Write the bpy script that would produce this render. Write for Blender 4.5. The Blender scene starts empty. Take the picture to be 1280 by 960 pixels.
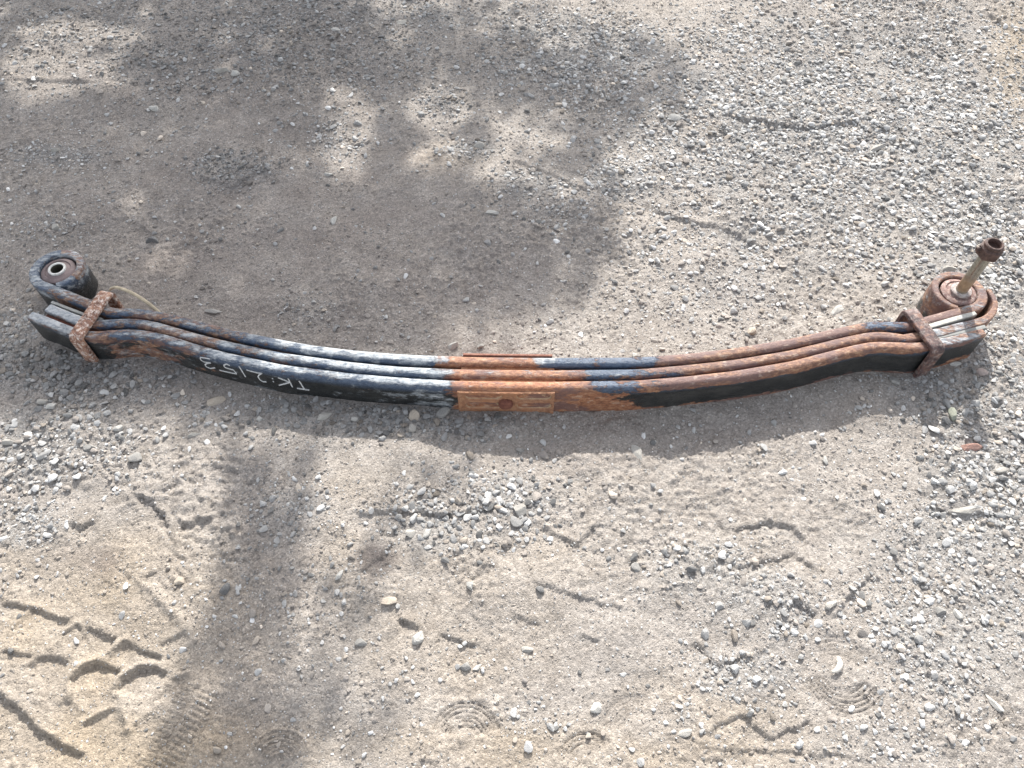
import bpy, bmesh, math, random
import numpy as np
from mathutils import Vector, Matrix, noise as mnoise

random.seed(7); RNG = np.random.default_rng(11)
R = math.radians
sc = bpy.context.scene
COL = sc.collection

# ------------------------------------------------------------------ camera, sky, sun, exposure
CAM_H = 1.235; PITCH = R(56.0); FPX = 967.0
cam_d = bpy.data.cameras.new("camera"); cam = bpy.data.objects.new("camera", cam_d); COL.objects.link(cam)
cam.location = (0, 0, CAM_H); cam.rotation_euler = (R(90) - PITCH, 0, 0)
cam_d.sensor_width = 36.0; cam_d.lens = FPX / 1280 * 36.0
cam_d.clip_start = 0.02; cam_d.clip_end = 500
sc.camera = cam
SUN = Vector((0.0125, 0.142, 0.100)).normalized()          # direction towards the sun
w = bpy.data.worlds.new("World"); sc.world = w; w.use_nodes = True
nt = w.node_tree; bg = nt.nodes["Background"]
sky = nt.nodes.new("ShaderNodeTexSky"); sky.sky_type = 'NISHITA'; sky.sun_disc = False
sky.sun_elevation = math.asin(SUN.z); sky.sun_rotation = math.atan2(SUN.x, SUN.y)
sky.air_density = 1.0; sky.dust_density = 2.0; sky.ozone_density = 1.0
hs = nt.nodes.new("ShaderNodeHueSaturation"); hs.inputs["Saturation"].default_value = 0.34     # thin bright haze in the sky
nt.links.new(sky.outputs[0], hs.inputs["Color"]); nt.links.new(hs.outputs[0], bg.inputs[0]); bg.inputs[1].default_value = 0.15
sun_d = bpy.data.lights.new("sun", 'SUN'); sun_d.energy = 3.5; sun_d.angle = R(0.53); sun_d.color = (1.0, 0.968, 0.915)
sun = bpy.data.objects.new("sun", sun_d); COL.objects.link(sun)
sun.rotation_euler = SUN.to_track_quat('Z', 'Y').to_euler(); sun.location = SUN * 20
sc.view_settings.view_transform = 'Standard'; sc.view_settings.look = 'None'
sc.view_settings.gamma = 1.0; sc.view_settings.use_curve_mapping = False
sc.view_settings.exposure = 1.2

# ------------------------------------------------------------------ helpers
CP, SP = math.cos(PITCH), math.sin(PITCH)
def gp(px, py, z=0.0):
    """point of the level z that the survey photograph shows at (px, py)"""
    x = (px - 640) / FPX; y = (480 - py) / FPX
    D = (CAM_H - z) / (SP - y * CP)
    return x * D, D * (CP + y * SP)
def pr(X, Y, Z=0.0):
    D = Y * CP + (CAM_H - Z) * SP; u = Y * SP - (CAM_H - Z) * CP
    return 640 + FPX * X / D, 480 - FPX * u / D

_tab = RNG.random((512, 512))
def vnoise(x, y, seed=0):
    """smooth value noise in 0..1, unit lattice"""
    x = np.asarray(x) + seed * 17.13; y = np.asarray(y) + seed * 31.7
    xi = np.floor(x).astype(np.int64); yi = np.floor(y).astype(np.int64)
    fx = x - xi; fy = y - yi
    fx = fx * fx * fx * (fx * (fx * 6 - 15) + 10); fy = fy * fy * fy * (fy * (fy * 6 - 15) + 10)
    a = _tab[xi & 511, yi & 511]; b = _tab[(xi + 1) & 511, yi & 511]
    c = _tab[xi & 511, (yi + 1) & 511]; d = _tab[(xi + 1) & 511, (yi + 1) & 511]
    return (a * (1 - fx) + b * fx) * (1 - fy) + (c * (1 - fx) + d * fx) * fy
def fbm(x, y, seed=0, octv=4, lac=2.1, gain=0.5):
    s = 0; amp = 1; tot = 0
    for k in range(octv):
        s = s + amp * vnoise(x * lac ** k, y * lac ** k, seed + k * 3.7); tot += amp; amp *= gain
    return s / tot
def sstep(a, b, x):
    t = np.clip((x - a) / (b - a), 0, 1); return t * t * (3 - 2 * t)

def obj_from(name, verts, faces, mat, parent=None, smooth=False, attrs=None):
    me = bpy.data.meshes.new(name); me.from_pydata([tuple(v) for v in verts], [], [tuple(f) for f in faces]); me.update()
    if attrs:
        for k, vals in attrs.items():
            at = me.attributes.new(k, 'FLOAT', 'POINT'); at.data.foreach_set('value', np.asarray(vals, dtype=np.float32))
    return link(name, me, mat, parent, smooth)
def link(name, me, mat, parent=None, smooth=False):
    o = bpy.data.objects.new(name, me); COL.objects.link(o)
    if mat: me.materials.append(mat)
    if smooth: me.polygons.foreach_set('use_smooth', [True] * len(me.polygons))
    if parent:
        o.parent = parent
        o.matrix_parent_inverse = Matrix.Translation(-wpos(parent))
    return o
def wpos(o):
    p = Vector(o.location); q = o
    return p if not o.get('_inner') else Vector((0, 0, 0)) + p
def tag(o, label=None, cat=None, group=None, kind=None):
    if label: o['label'] = label
    if cat: o['category'] = cat
    if group: o['group'] = group
    if kind: o['kind'] = kind
    return o
def fix_normals(o):
    bm = bmesh.new(); bm.from_mesh(o.data); bmesh.ops.recalc_face_normals(bm, faces=bm.faces); bm.to_mesh(o.data); bm.free()

class NT:
    """short-hand for building a node material"""
    def __init__(s, name):
        s.m = bpy.data.materials.new(name); s.m.use_nodes = True; s.t = s.m.node_tree
        s.b = s.t.nodes["Principled BSDF"]; s.b.inputs["Specular IOR Level"].default_value = 0.4
    def n(s, typ, **kw):
        nd = s.t.nodes.new(typ)
        for k, v in kw.items(): setattr(nd, k, v)
        return nd
    def l(s, a, b): s.t.links.new(a, b)
    def put(s, sock, v):
        if hasattr(v, 'bl_idname') or isinstance(v, bpy.types.NodeSocket): s.l(v, sock)
        else: sock.default_value = v
    def coord(s, which='Object', scale=(1, 1, 1)):
        tc = s.n("ShaderNodeTexCoord"); mp = s.n("ShaderNodeMapping"); mp.inputs["Scale"].default_value = scale
        s.l(tc.outputs[which], mp.inputs[0]); return mp.outputs[0]
    def noise(s, vec, scale, detail=4, rough=0.55, dist=0.0):
        nd = s.n("ShaderNodeTexNoise"); s.l(vec, nd.inputs["Vector"]); nd.inputs["Scale"].default_value = scale
        nd.inputs["Detail"].default_value = detail; nd.inputs["Roughness"].default_value = rough; nd.inputs["Distortion"].default_value = dist
        return nd.outputs[0]
    def voro(s, vec, scale, feature='F1', rnd=1.0):
        nd = s.n("ShaderNodeTexVoronoi", feature=feature); s.l(vec, nd.inputs["Vector"]); nd.inputs["Scale"].default_value = scale
        nd.inputs["Randomness"].default_value = rnd
        return nd
    def math(s, op, a, b=None, clamp=False):
        nd = s.n("ShaderNodeMath", operation=op); nd.use_clamp = clamp; s.put(nd.inputs[0], a)
        if b is not None: s.put(nd.inputs[1], b)
        return nd.outputs[0]
    def ramp01(s, v, lo, hi):
        nd = s.n("ShaderNodeMapRange", interpolation_type='SMOOTHSTEP'); s.put(nd.inputs[0], v)
        nd.inputs[1].default_value = lo; nd.inputs[2].default_value = hi; return nd.outputs[0]
    def ramp(s, v, stops):
        nd = s.n("ShaderNodeValToRGB"); e = nd.color_ramp.elements
        while len(e) < len(stops): e.new(0.5)
        for el, (p, c) in zip(e, stops): el.position = p; el.color = (*c, 1) if len(c) == 3 else c
        s.put(nd.inputs[0], v); return nd.outputs[0]
    def mix(s, f, a, b, mode='MIX'):
        nd = s.n("ShaderNodeMix", data_type='RGBA', blend_type=mode); s.put(nd.inputs[0], f)
        for sock, v in ((nd.inputs[6], a), (nd.inputs[7], b)):
            if isinstance(v, tuple): sock.default_value = (*v, 1)
            else: s.l(v, sock)
        return nd.outputs[2]
    def attr(s, name):
        nd = s.n("ShaderNodeAttribute"); nd.attribute_name = name; return nd.outputs["Fac"]
    def bump(s, h, strength, dist, prev=None):
        nd = s.n("ShaderNodeBump"); nd.inputs["Strength"].default_value = strength; nd.inputs["Distance"].default_value = dist
        s.l(h, nd.inputs["Height"])
        if prev is not None: s.l(prev, nd.inputs["Normal"])
        return nd.outputs[0]
    def done(s, col=None, rough=None, normal=None, metal=None):
        for k, v in (("Base Color", col), ("Roughness", rough), ("Normal", normal), ("Metallic", metal)):
            if v is None: continue
            if isinstance(v, tuple): s.b.inputs[k].default_value = (*v, 1)
            else: s.put(s.b.inputs[k], v)
        return s.m

# ------------------------------------------------------------------ materials
def mat_soil():
    m = NT("sandy_soil"); v = m.coord('Object')
    big = m.noise(v, 3.0, 5, 0.6); mid = m.noise(v, 26, 6, 0.7); fine = m.noise(v, 210, 5, 0.75)
    warm = m.attr('warm'); grav = m.attr('grav'); dirt_shade = m.attr('dirt_shade')
    base = m.ramp(mid, [(0.25, (0.243, 0.214, 0.186)), (0.55, (0.332, 0.300, 0.268)), (0.8, (0.42, 0.385, 0.348))])
    base = m.mix(m.math('MULTIPLY', m.ramp01(big, 0.4, 0.65), 0.35), base, (0.315, 0.291, 0.268))
    base = m.mix(warm, base, (0.345, 0.280, 0.205))
    grey = m.ramp(fine, [(0.25, (0.16, 0.152, 0.145)), (0.6, (0.31, 0.300, 0.286)), (0.85, (0.48, 0.47, 0.45))])
    base = m.mix(m.math('MULTIPLY', m.ramp01(grav, 0.25, 0.9), 0.6), base, grey)
    base = m.mix(m.math('MULTIPLY', dirt_shade, 0.75), base, (0.150, 0.120, 0.106))
    g1 = m.voro(v, 360); g2 = m.voro(v, 720)
    grain = m.n("ShaderNodeSeparateColor"); m.l(g1.outputs["Color"], grain.inputs[0])
    tone = m.ramp(grain.outputs[0], [(0.0, (0.55, 0.54, 0.53)), (0.35, (0.90, 0.90, 0.90)), (0.8, (1.06, 1.06, 1.06)), (0.97, (1.5, 1.5, 1.5))])
    base = m.mix(0.6, base, tone, 'MULTIPLY')
    ft = m.ramp(fine, [(0.3, (0.78, 0.78, 0.78)), (0.5, (1, 1, 1)), (0.7, (1.22, 1.22, 1.22))])
    base = m.mix(0.8, base, ft, 'MULTIPLY')
    h = m.math('ADD', m.math('MULTIPLY', g1.outputs["Distance"], -0.9), m.math('MULTIPLY', g2.outputs["Distance"], -0.45))
    nr = m.bump(h, 0.45, 0.0022)
    nr = m.bump(fine, 0.7, 0.0036, nr)
    m.b.inputs["Specular IOR Level"].default_value = 0.15
    return m.done(base, 0.95, nr)

def mat_stone(name, fixed=None):
    m = NT(name); v = m.coord('Object')
    oi = m.n("ShaderNodeObjectInfo")
    fine = m.noise(v, 2.6, 5, 0.7); spk = m.noise(v, 9.0, 3, 0.7)
    if fixed is None:
        at = m.n("ShaderNodeAttribute"); at.attribute_type = 'INSTANCER'; at.attribute_name = 'tint'; c = at.outputs["Color"]
    else:
        nd = m.n("ShaderNodeRGB"); nd.outputs[0].default_value = fixed; c = nd.outputs[0]
    dustm = m.mix(m.math('MULTIPLY', m.ramp01(fine, 0.45, 0.75), 0.35), c, (0.40, 0.362, 0.325))
    tone = m.ramp(spk, [(0.3, (0.75, 0.75, 0.75)), (0.7, (1.15, 1.15, 1.15))])
    col = m.mix(0.8, dustm, tone, 'MULTIPLY')
    m.b.inputs["Specular IOR Level"].default_value = 0.25
    return m.done(col, 0.85, m.bump(spk, 0.35, 0.08))

def mat_steel(name='painted_steel'):
    """worn navy chassis paint, rust where 'rust' says, chalky road dust where 'dust' says"""
    m = NT(name); v = m.coord('Object', (0.40, 1, 1)); vi = m.coord('Object', (0.55, 1, 1))
    rust = m.attr('rust'); dust = m.attr('dust'); hot = m.attr('hot'); fad = m.attr('sky_sheen')
    n1 = m.noise(v, 46, 8, 0.72); n2 = m.noise(vi, 150, 8, 0.78); n3 = m.noise(v, 75, 8, 0.76); n4 = m.noise(vi, 300, 5, 0.7); n5 = m.noise(v, 22, 5, 0.65); n6 = m.noise(vi, 95, 6, 0.7, 0.4)
    n7 = m.noise(vi, 230, 6, 0.8)
    rm = m.ramp01(m.math('ADD', m.math('ADD', m.math('MULTIPLY', n1, 0.72), m.math('MULTIPLY', n7, 0.28)), m.math('MULTIPLY', m.math('SUBTRACT', rust, 0.5), 0.46)), 0.475, 0.525)
    dm = m.ramp01(m.math('ADD', n3, m.math('MULTIPLY', m.math('SUBTRACT', dust, 0.5), 0.55)), 0.47, 0.63)
    tan = m.ramp(n2, [(0.33, (0.050, 0.030, 0.027)), (0.46, (0.135, 0.073, 0.055)), (0.56, (0.245, 0.138, 0.086)), (0.68, (0.47, 0.335, 0.225))])
    fire = m.ramp(n2, [(0.33, (0.10, 0.042, 0.026)), (0.5, (0.33, 0.130, 0.060)), (0.68, (0.52, 0.28, 0.145))])
    rc = m.mix(hot, tan, fire)
    rc = m.mix(m.math('MULTIPLY', m.ramp01(n5, 0.49, 0.58), 0.72), rc, (0.135, 0.080, 0.076))
    rc = m.mix(m.math('MULTIPLY', m.ramp01(n6, 0.55, 0.66), 0.45), rc, (0.50, 0.40, 0.32))
    blue = m.mix(m.ramp01(n4, 0.35, 0.7), (0.036, 0.056, 0.096), (0.095, 0.130, 0.185))
    black = m.mix(m.ramp01(n4, 0.35, 0.7), (0.009, 0.0105, 0.011), (0.022, 0.025, 0.026))
    film = m.math('MULTIPLY', m.ramp01(m.noise(v, 34, 7, .75), .42, .70), 0.30)
    scr = m.ramp01(m.noise(m.coord('Object', (3.0, 1, 40)), 9, 6, .75), .60, .66)
    black = m.mix(m.math('ADD', film, m.math('MULTIPLY', scr, 0.18)), black, (0.13, 0.122, 0.11))
    paint = m.mix(fad, black, blue)  # sky reflection painted in: bluer upper edges, blacker shaded face
    col = m.mix(rm, paint, rc)
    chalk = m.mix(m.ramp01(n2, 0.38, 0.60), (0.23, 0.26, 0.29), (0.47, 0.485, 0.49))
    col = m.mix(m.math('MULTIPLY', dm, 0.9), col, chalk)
    rough = m.math('ADD', m.math('ADD', 0.30, m.math('MULTIPLY', rm, 0.28)), m.math('MULTIPLY', dm, 0.25), clamp=True)
    h = m.math('ADD', m.math('MULTIPLY', rm, 0.5), m.math('ADD', m.math('MULTIPLY', n2, 1.0), m.math('MULTIPLY', dm, 0.4)))
    m.b.inputs["Specular IOR Level"].default_value = 0.55
    return m.done(col, rough, m.bump(h, 0.9, 0.0030))

def mat_rust(name, stops, rough=0.8, pale=0.0, scale=110, relief=0.9):
    m = NT(name); v = m.coord('Object'); n = m.noise(v, scale, 8, 0.78); n2 = m.noise(v, scale * 1.3, 8, 0.8)
    col = m.ramp(n, stops)
    if pale: col = m.mix(m.math('MULTIPLY', m.ramp01(n2, 0.50, 0.58), pale), col, (0.66, 0.58, 0.51))
    return m.done(col, rough, m.bump(n, relief, 0.0022))
def mat_plain(name, c, rough=0.6, metal=0.0, var=0.3, scale=60):
    m = NT(name); v = m.coord('Object'); n = m.noise(v, scale, 5, 0.65)
    tone = m.ramp(n, [(0.3, (1 - var,) * 3), (0.7, (1 + var * 0.6,) * 3)])
    return m.done(m.mix(1.0, c, tone, 'MULTIPLY'), rough, m.bump(n, 0.25, 0.001), metal)

def mat_plate():
    m = NT("rusted_pressed_plate"); v = m.coord('Object'); n = m.noise(v, 120, 8, 0.75); n2 = m.noise(v, 28, 5, 0.6); pk = m.attr('pocket')
    rust = m.ramp(n, [(0.3, (0.17, 0.080, 0.048)), (0.5, (0.31, 0.155, 0.088)), (0.72, (0.44, 0.25, 0.14))])
    rust = m.mix(m.math('MULTIPLY', m.ramp01(n2, .45, .65), .5), rust, (0.36, 0.16, 0.075))
    tan = m.ramp(n, [(0.3, (0.32, 0.235, 0.15)), (0.7, (0.47, 0.36, 0.235))])
    return m.done(m.mix(m.math('MULTIPLY', m.math('MULTIPLY', pk, m.ramp01(m.noise(v, 60, 6, .7), .25, .48)), 0.8), rust, tan), 0.75, m.bump(n, .6, .002))
M = dict(
    soil=mat_soil(), stone=mat_stone("gravel_stone"), steel=mat_steel(),
    clamp_l=mat_rust("pale_rust", [(0.38, (0.10, 0.052, 0.040)), (0.51, (0.25, 0.130, 0.088)), (0.66, (0.42, 0.25, 0.165))], pale=0.85, scale=90, relief=.35),
    clamp_r=mat_rust("brown_rust", [(0.40, (0.040, 0.025, 0.025)), (0.52, (0.105, 0.062, 0.057)), (0.68, (0.27, 0.135, 0.075))], .6, pale=0.22, scale=70, relief=.3),
    plate=mat_plate(),
    fire=mat_rust("orange_rust", [(0.28, (0.20, 0.065, 0.03)), (0.5, (0.40, 0.16, 0.07)), (0.75, (0.58, 0.33, 0.18))]),
    backp=mat_rust("red_brown_rust", [(0.28, (0.12, 0.05, 0.035)), (0.5, (0.26, 0.115, 0.08)), (0.75, (0.42, 0.25, 0.18))]),
    spacer=mat_rust("dull_orange_rust", [(0.3, (0.15, 0.055, 0.03)), (0.5, (0.32, 0.14, 0.07)), (0.72, (0.50, 0.29, 0.18))]),
    dark=mat_rust("dark_red_rust", [(0.28, (0.085, 0.030, 0.022)), (0.5, (0.17, 0.062, 0.042)), (0.75, (0.28, 0.12, 0.075))]),
    nut=mat_rust("dark_brown_rust", [(0.32, (0.03, 0.018, 0.015)), (0.5, (0.075, 0.043, 0.035)), (0.70, (0.16, 0.095, 0.075))], 0.6),
    rubber=mat_plain("dusty_mauve_rubber", (0.20, 0.155, 0.15), 0.8),
    sleeve=mat_plain("worn_bare_steel", (0.55, 0.54, 0.51), 0.5, 0.3, 0.4, 140),
    bush_r=mat_rust("mauve_rust", [(0.32, (0.10, 0.065, 0.06)), (0.5, (0.22, 0.135, 0.12)), (0.68, (0.42, 0.29, 0.23))], pale=.35),
    washer=mat_rust("stained_washer", [(0.36, (0.16, 0.12, 0.115)), (0.5, (0.30, 0.25, 0.23)), (0.64, (0.55, 0.50, 0.46))], .55),
    bore=mat_plain("dark_bore", (0.05, 0.048, 0.035), 0.7, 0.0, 0.3, 80),  # inner wall of the sleeve hole, dark olive
    shim=mat_plain("dull_grey_shim", (0.27, 0.27, 0.255), 0.65, 0.0, 0.35, 50),
    shim_pale=mat_plain("pale_worn_shim", (0.42, 0.405, 0.365), 0.6, 0.0, 0.45, 70),
    strap=mat_plain("yellowed_plastic", (0.40, 0.335, 0.235), 0.6, 0.0, 0.45, 60),
    chalk=mat_plain("white_chalk", (0.62, 0.62, 0.61), 0.9, 0.0, 0.2, 300),
    bark=mat_plain("bark", (0.13, 0.10, 0.075), 0.9, 0.0, 0.4, 25),
    leaf=mat_plain("leaf_green", (0.06, 0.095, 0.03), 0.55, 0.0, 0.3, 8),
)

# ------------------------------------------------------------------ ground data (pixel lists are survey marks on the ground plane)
def ell(px, py, L):
    out = np.zeros_like(px)
    for cx, cy, rx, ry, v in L:
        d = ((px - cx) / rx) ** 2 + ((py - cy) / ry) ** 2
        out = np.maximum(out, v * np.exp(-0.9 * d ** 1.5))
    return out
GRAVEL = [  # gravelly patches: centre, radii, density
    (1060, 170, 290, 190, .95), (1230, 330, 120, 160, .85), (1235, 560, 85, 180, 1.0), (1190, 760, 130, 160, .8), (960, 765, 80, 60, .95), (930, 840, 70, 40, 1.0),
    (60, 560, 140, 60, .8), (40, 650, 60, 36, 1.0), (380, 520, 190, 24, .7), (520, 527, 130, 26, 1.0), (130, 470, 130, 46, .95), (20, 445, 60, 50, .9),
    (570, 655, 100, 50, .8), (625, 622, 70, 34, .95), (880, 715, 100, 50, .55), (290, 60, 340, 75, .55), (292, 212, 60, 26, 1.0), (190, 70, 60, 26, .8),
    (720, 75, 140, 66, .8), (590, 192, 40, 14, 1.0), (660, 232, 60, 20, .8), (780, 225, 60, 30, .8), (700, 260, 60, 30, .5), (420, 735, 70, 50, .45), (360, 640, 60, 50, .7), (1180, 490, 80, 50, .9),
    (70, 195, 70, 16, .8), (60, 285, 60, 20, .6), (390, 390, 40, 22, .8), (900, 330, 160, 90, .45), (640, 500, 60, 20, .9), (500, 20, 200, 30, .6), (840, 900, 40, 30, .7), (860, 480, 40, 12, .3),
    (660, 900, 60, 30, .4), (1110, 930, 120, 40, .6), (420, 175, 40, 40, .6), (560, 130, 40, 20, .7), (330, 750, 50, 40, .3)]
COARSE = [(60, 560, 150, 70, 1), (520, 525, 150, 30, .9), (130, 470, 140, 50, 1), (1235, 560, 85, 180, .5), (620, 630, 90, 50, .7), (560, 655, 90, 50, .7), (1180, 760, 140, 140, .12),
          (890, 715, 100, 50, .5), (370, 520, 170, 24, .6), (500, 780, 120, 60, .4), (1060, 300, 250, 120, .25)]
DIRT_SHADE = [(330, 300, 330, 150, .42), (250, 110, 300, 110, .34), (150, 480, 200, 50, .22), (640, 350, 120, 60, .12), (330, 640, 60, 90, .2), (290, 860, 80, 110, .12), (470, 706, 26, 22, .8), (122, 700, 26, 20, .55), (360, 690, 40, 60, .3), (940, 330, 20, 8, .2), (700, 200, 14, 8, .3), (600, 130, 20, 6, .2), (90, 690, 20, 14, .4), (860, 545, 100, 24, .35), (1000, 520, 120, 24, .3), (720, 570, 90, 20, .25)]  # dark soil patches, plus tree shade darkened into the soil colour
WARM = [(120, 800, 190, 150, .55), (60, 930, 300, 60, .8), (560, 780, 130, 100, .3), (700, 940, 300, 40, .5), (1270, 90, 40, 70, .8), (460, 610, 60, 30, .2), (430, 720, 40, 60, .3), (880, 900, 120, 60, .3), (640, 700, 100, 40, .2), (560, 200, 40, 20, .3)]

def PXL(ox, oy, k, pts): return [(ox + x / k, oy + y / k) for x, y in pts]
STEP = []  # (polyline in pixels, depth m, ramp length m)
for pts, d, L in [([(0, 130), (150, 150), (250, 190), (340, 215)], .009, .03), ([(70, 240), (150, 150)], .005, .02), ([(430, 250), (570, 310)], .009, .03), ([(300, 290), (380, 235)], .008, .025),
                  ([(610, 320), (700, 370), (800, 395)], .008, .03), ([(520, 400), (600, 330)], .003, .02), ([(0, 370), (150, 400)], .006, .025), ([(130, 465), (180, 410), (230, 395), (330, 425)], .008, .03),
                  ([(345, 560), (350, 510), (400, 450), (470, 430), (590, 465)], .010, .03), ([(570, 570), (600, 510), (680, 450), (760, 450), (820, 480)], .012, .03),
                  ([(-80, 560), (0, 600), (100, 670), (200, 780), (300, 840), (400, 890)], .013, .05), ([(400, 740), (490, 690), (570, 655)], .006, .02), ([(650, 750), (750, 680)], .004, .02),
                  ([(780, 610), (850, 500), (930, 480)], .006, .03), ([(790, 340), (930, 270)], .004, .015), ([(270, 640), (350, 620)], .004, .015), ([(580, 600), (630, 760)], .003, .012)]:
    STEP.append((PXL(0, 720, 4, pts), d * .92, L * 1.6, .35))
for pts, d, L in [([(590, 130), (680, 180), (760, 240), (830, 320), (850, 375)], .011, .05), ([(860, 450), (900, 560), (970, 630)], .005, .03), ([(920, 355), (1050, 335), (1190, 315)], .010, .03),
                  ([(20, 350), (130, 370), (240, 330)], .006, .03), ([(780, 100), (860, 55), (920, 65)], .004, .02), ([(640, 800), (700, 745), (800, 710)], .004, .012), ([(970, 790), (1050, 860)], .003, .012), ([(340, 545), (420, 690), (560, 800), (760, 960)], .003, .012)]:
    STEP.append((PXL(80, 600, 6.4, pts), d, L))
for pts, d, L in [([(510, 350), (560, 365), (640, 350), (690, 360), (740, 400)], .007, .03), ([(490, 440), (570, 462), (700, 430), (760, 470)], .007, .03), ([(700, 540), (760, 580)], .011, .03), ([(800, 590), (850, 520), (900, 480)], .008, .04),
                  ([(450, 640), (510, 705), (580, 680)], .007, .03), ([(60, 350), (160, 410), (210, 350)], .004, .02), ([(480, 875), (570, 830), (640, 890), (740, 850), (760, 885)], .005, .02), ([(50, 500), (150, 530), (280, 570)], .005, .02),
                  ([(0, 590), (70, 600)], .004, .015), ([(170, 630), (220, 650)], .004, .015), ([(510, 350), (505, 430)], .003, .02), ([(1030, 300), (1110, 320), (1210, 330)], .006, .04), ([(480, 910), (700, 920), (900, 940)], .004, .03)]:
    STEP.append((PXL(640, 480, 2, pts), d, L))
for pts, d, L in [([(1000, 595), (1050, 610)], .010, .02), ([(1100, 625), (1230, 670)], .005, .02), ([(520, 215), (560, 208), (600, 225)], .005, .02), ([(395, 270), (440, 255)], .003, .015), ([(440, 715), (470, 640)], .004, .02), ([(890, 330), (1000, 325), (1150, 330), (1270, 310)], .007, .04),
                  ([(900, 480), (960, 440), (1000, 350)], .006, .05), ([(620, 230), (560, 330)], .003, .05)]:
    STEP.append((PXL(0, 480, 2, pts), d, L))
for pts, d, L in [([(540, 290), (650, 312), (760, 318), (880, 295)], .014, .06), ([(340, 515), (420, 545), (560, 585), (640, 620)], .010, .05), ([(450, 365), (500, 395)], .007, .03), ([(1190, 40), (1250, 80), (1300, 130)], .010, .05), ([(180, 470), (300, 480), (440, 440)], .006, .04), ([(0, 410), (90, 440), (200, 480)], .008, .05), ([(1130, 260), (1220, 330)], .008, .05)]:
    STEP.append((PXL(640, 0, 2, pts), d * .6, L * 1.3))
for pts, d, L in [([(40, 205), (140, 205), (230, 215)], .010, .05), ([(500, 440), (580, 465), (660, 420)], .012, .06), ([(90, 490), (160, 460), (250, 440)], .004, .03), ([(330, 160), (420, 170), (520, 150)], .010, .06), ([(230, 560), (330, 545), (390, 590)], .006, .04)]:
    STEP.append((PXL(0, 0, 2, pts), d * .5, L * 1.5))
# boot-sole rings: centre px, inner/outer radius (m), squash, first/last angle (deg, 90 = away from the camera), pitch (m), depth (m)
RINGS = [((177, 668), .02, .062, 1.0, 60, 200, .0070, .0022), ((172, 648), .03, .062, .8, 195, 330, .0070, .0022), ((118, 640), .02, .060, .8, 20, 100, .0066, .0022), ((120, 712), .01, .050, .7, 300, 460, .0075, .0022),
         ((582, 925), .012, .052, 1.0, 10, 170, .0066, .0030), ((575, 880), .01, .030, .7, 30, 150, .0066, .0024), ((1052, 840), .026, .066, 1.0, 190, 330, .0068, .0030), ((1050, 846), .026, .060, 1.0, 20, 110, .0068, .0020),
         ((735, 958), .01, .045, 1.0, 40, 170, .0064, .0030), ((895, 612), .012, .034, .8, 200, 340, .0062, .0022), ((1272, 880), .012, .05, 1.0, 150, 280, .0064, .0026), ((345, 955), .01, .05, 1.0, 20, 150, .0066, .0024), ((1060, 665), .012, .04, .6, 0, 180, .0062, .0018), ((60, 236), .02, .09, .5, 200, 340, .014, .0022),
         ((795, 905), .01, .05, .8, 60, 200, .0066, .0016)]
# ladder-like sole bars: start px, end px, half width m, bar pitch, depth
BARS = [((262, 862), (190, 980), .018, .0085, .0022), ((232, 850), (160, 990), .012, .007, .0018), ((200, 640), (240, 690), .010, .0060, .0015), ((120, 640), (92, 668), .012, .0060, .0016), ((205, 715), (225, 740), .012, .006, .0016)]

# thin ridges of soil squeezed up between tyre blocks: polyline, height, half width
RIDGE = [(PXL(0, 720, 4, p), hh, ww) for p, hh, ww in [([(610, 318), (520, 395), (400, 440), (352, 505), (338, 590)], .0040, .006), ([(575, 590), (600, 660), (630, 765)], .0042, .005), ([(690, 40), (820, 130), (935, 255), (960, 330)], .0045, .008),
         ([(345, 590), (400, 670)], .0030, .005), ([(400, 735), (490, 685), (575, 648)], .0030, .005), ([(760, 430), (690, 435), (590, 500), (560, 580)], .0036, .006), ([(630, 765), (740, 690), (790, 610), (860, 505), (940, 478)], .0030, .006), ([(145, 150), (60, 235)], .0030, .006), ([(240, 355), (330, 290), (390, 232)], .0034, .006)]]
RIDGE += [(PXL(640, 480, 2, p), hh, ww) for p, hh, ww in [([(60, 345), (155, 405), (215, 345)], .0028, .006), ([(740, 400), (700, 535)], .003, .008), ([(580, 680), (640, 650)], .003, .006)]]
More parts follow.
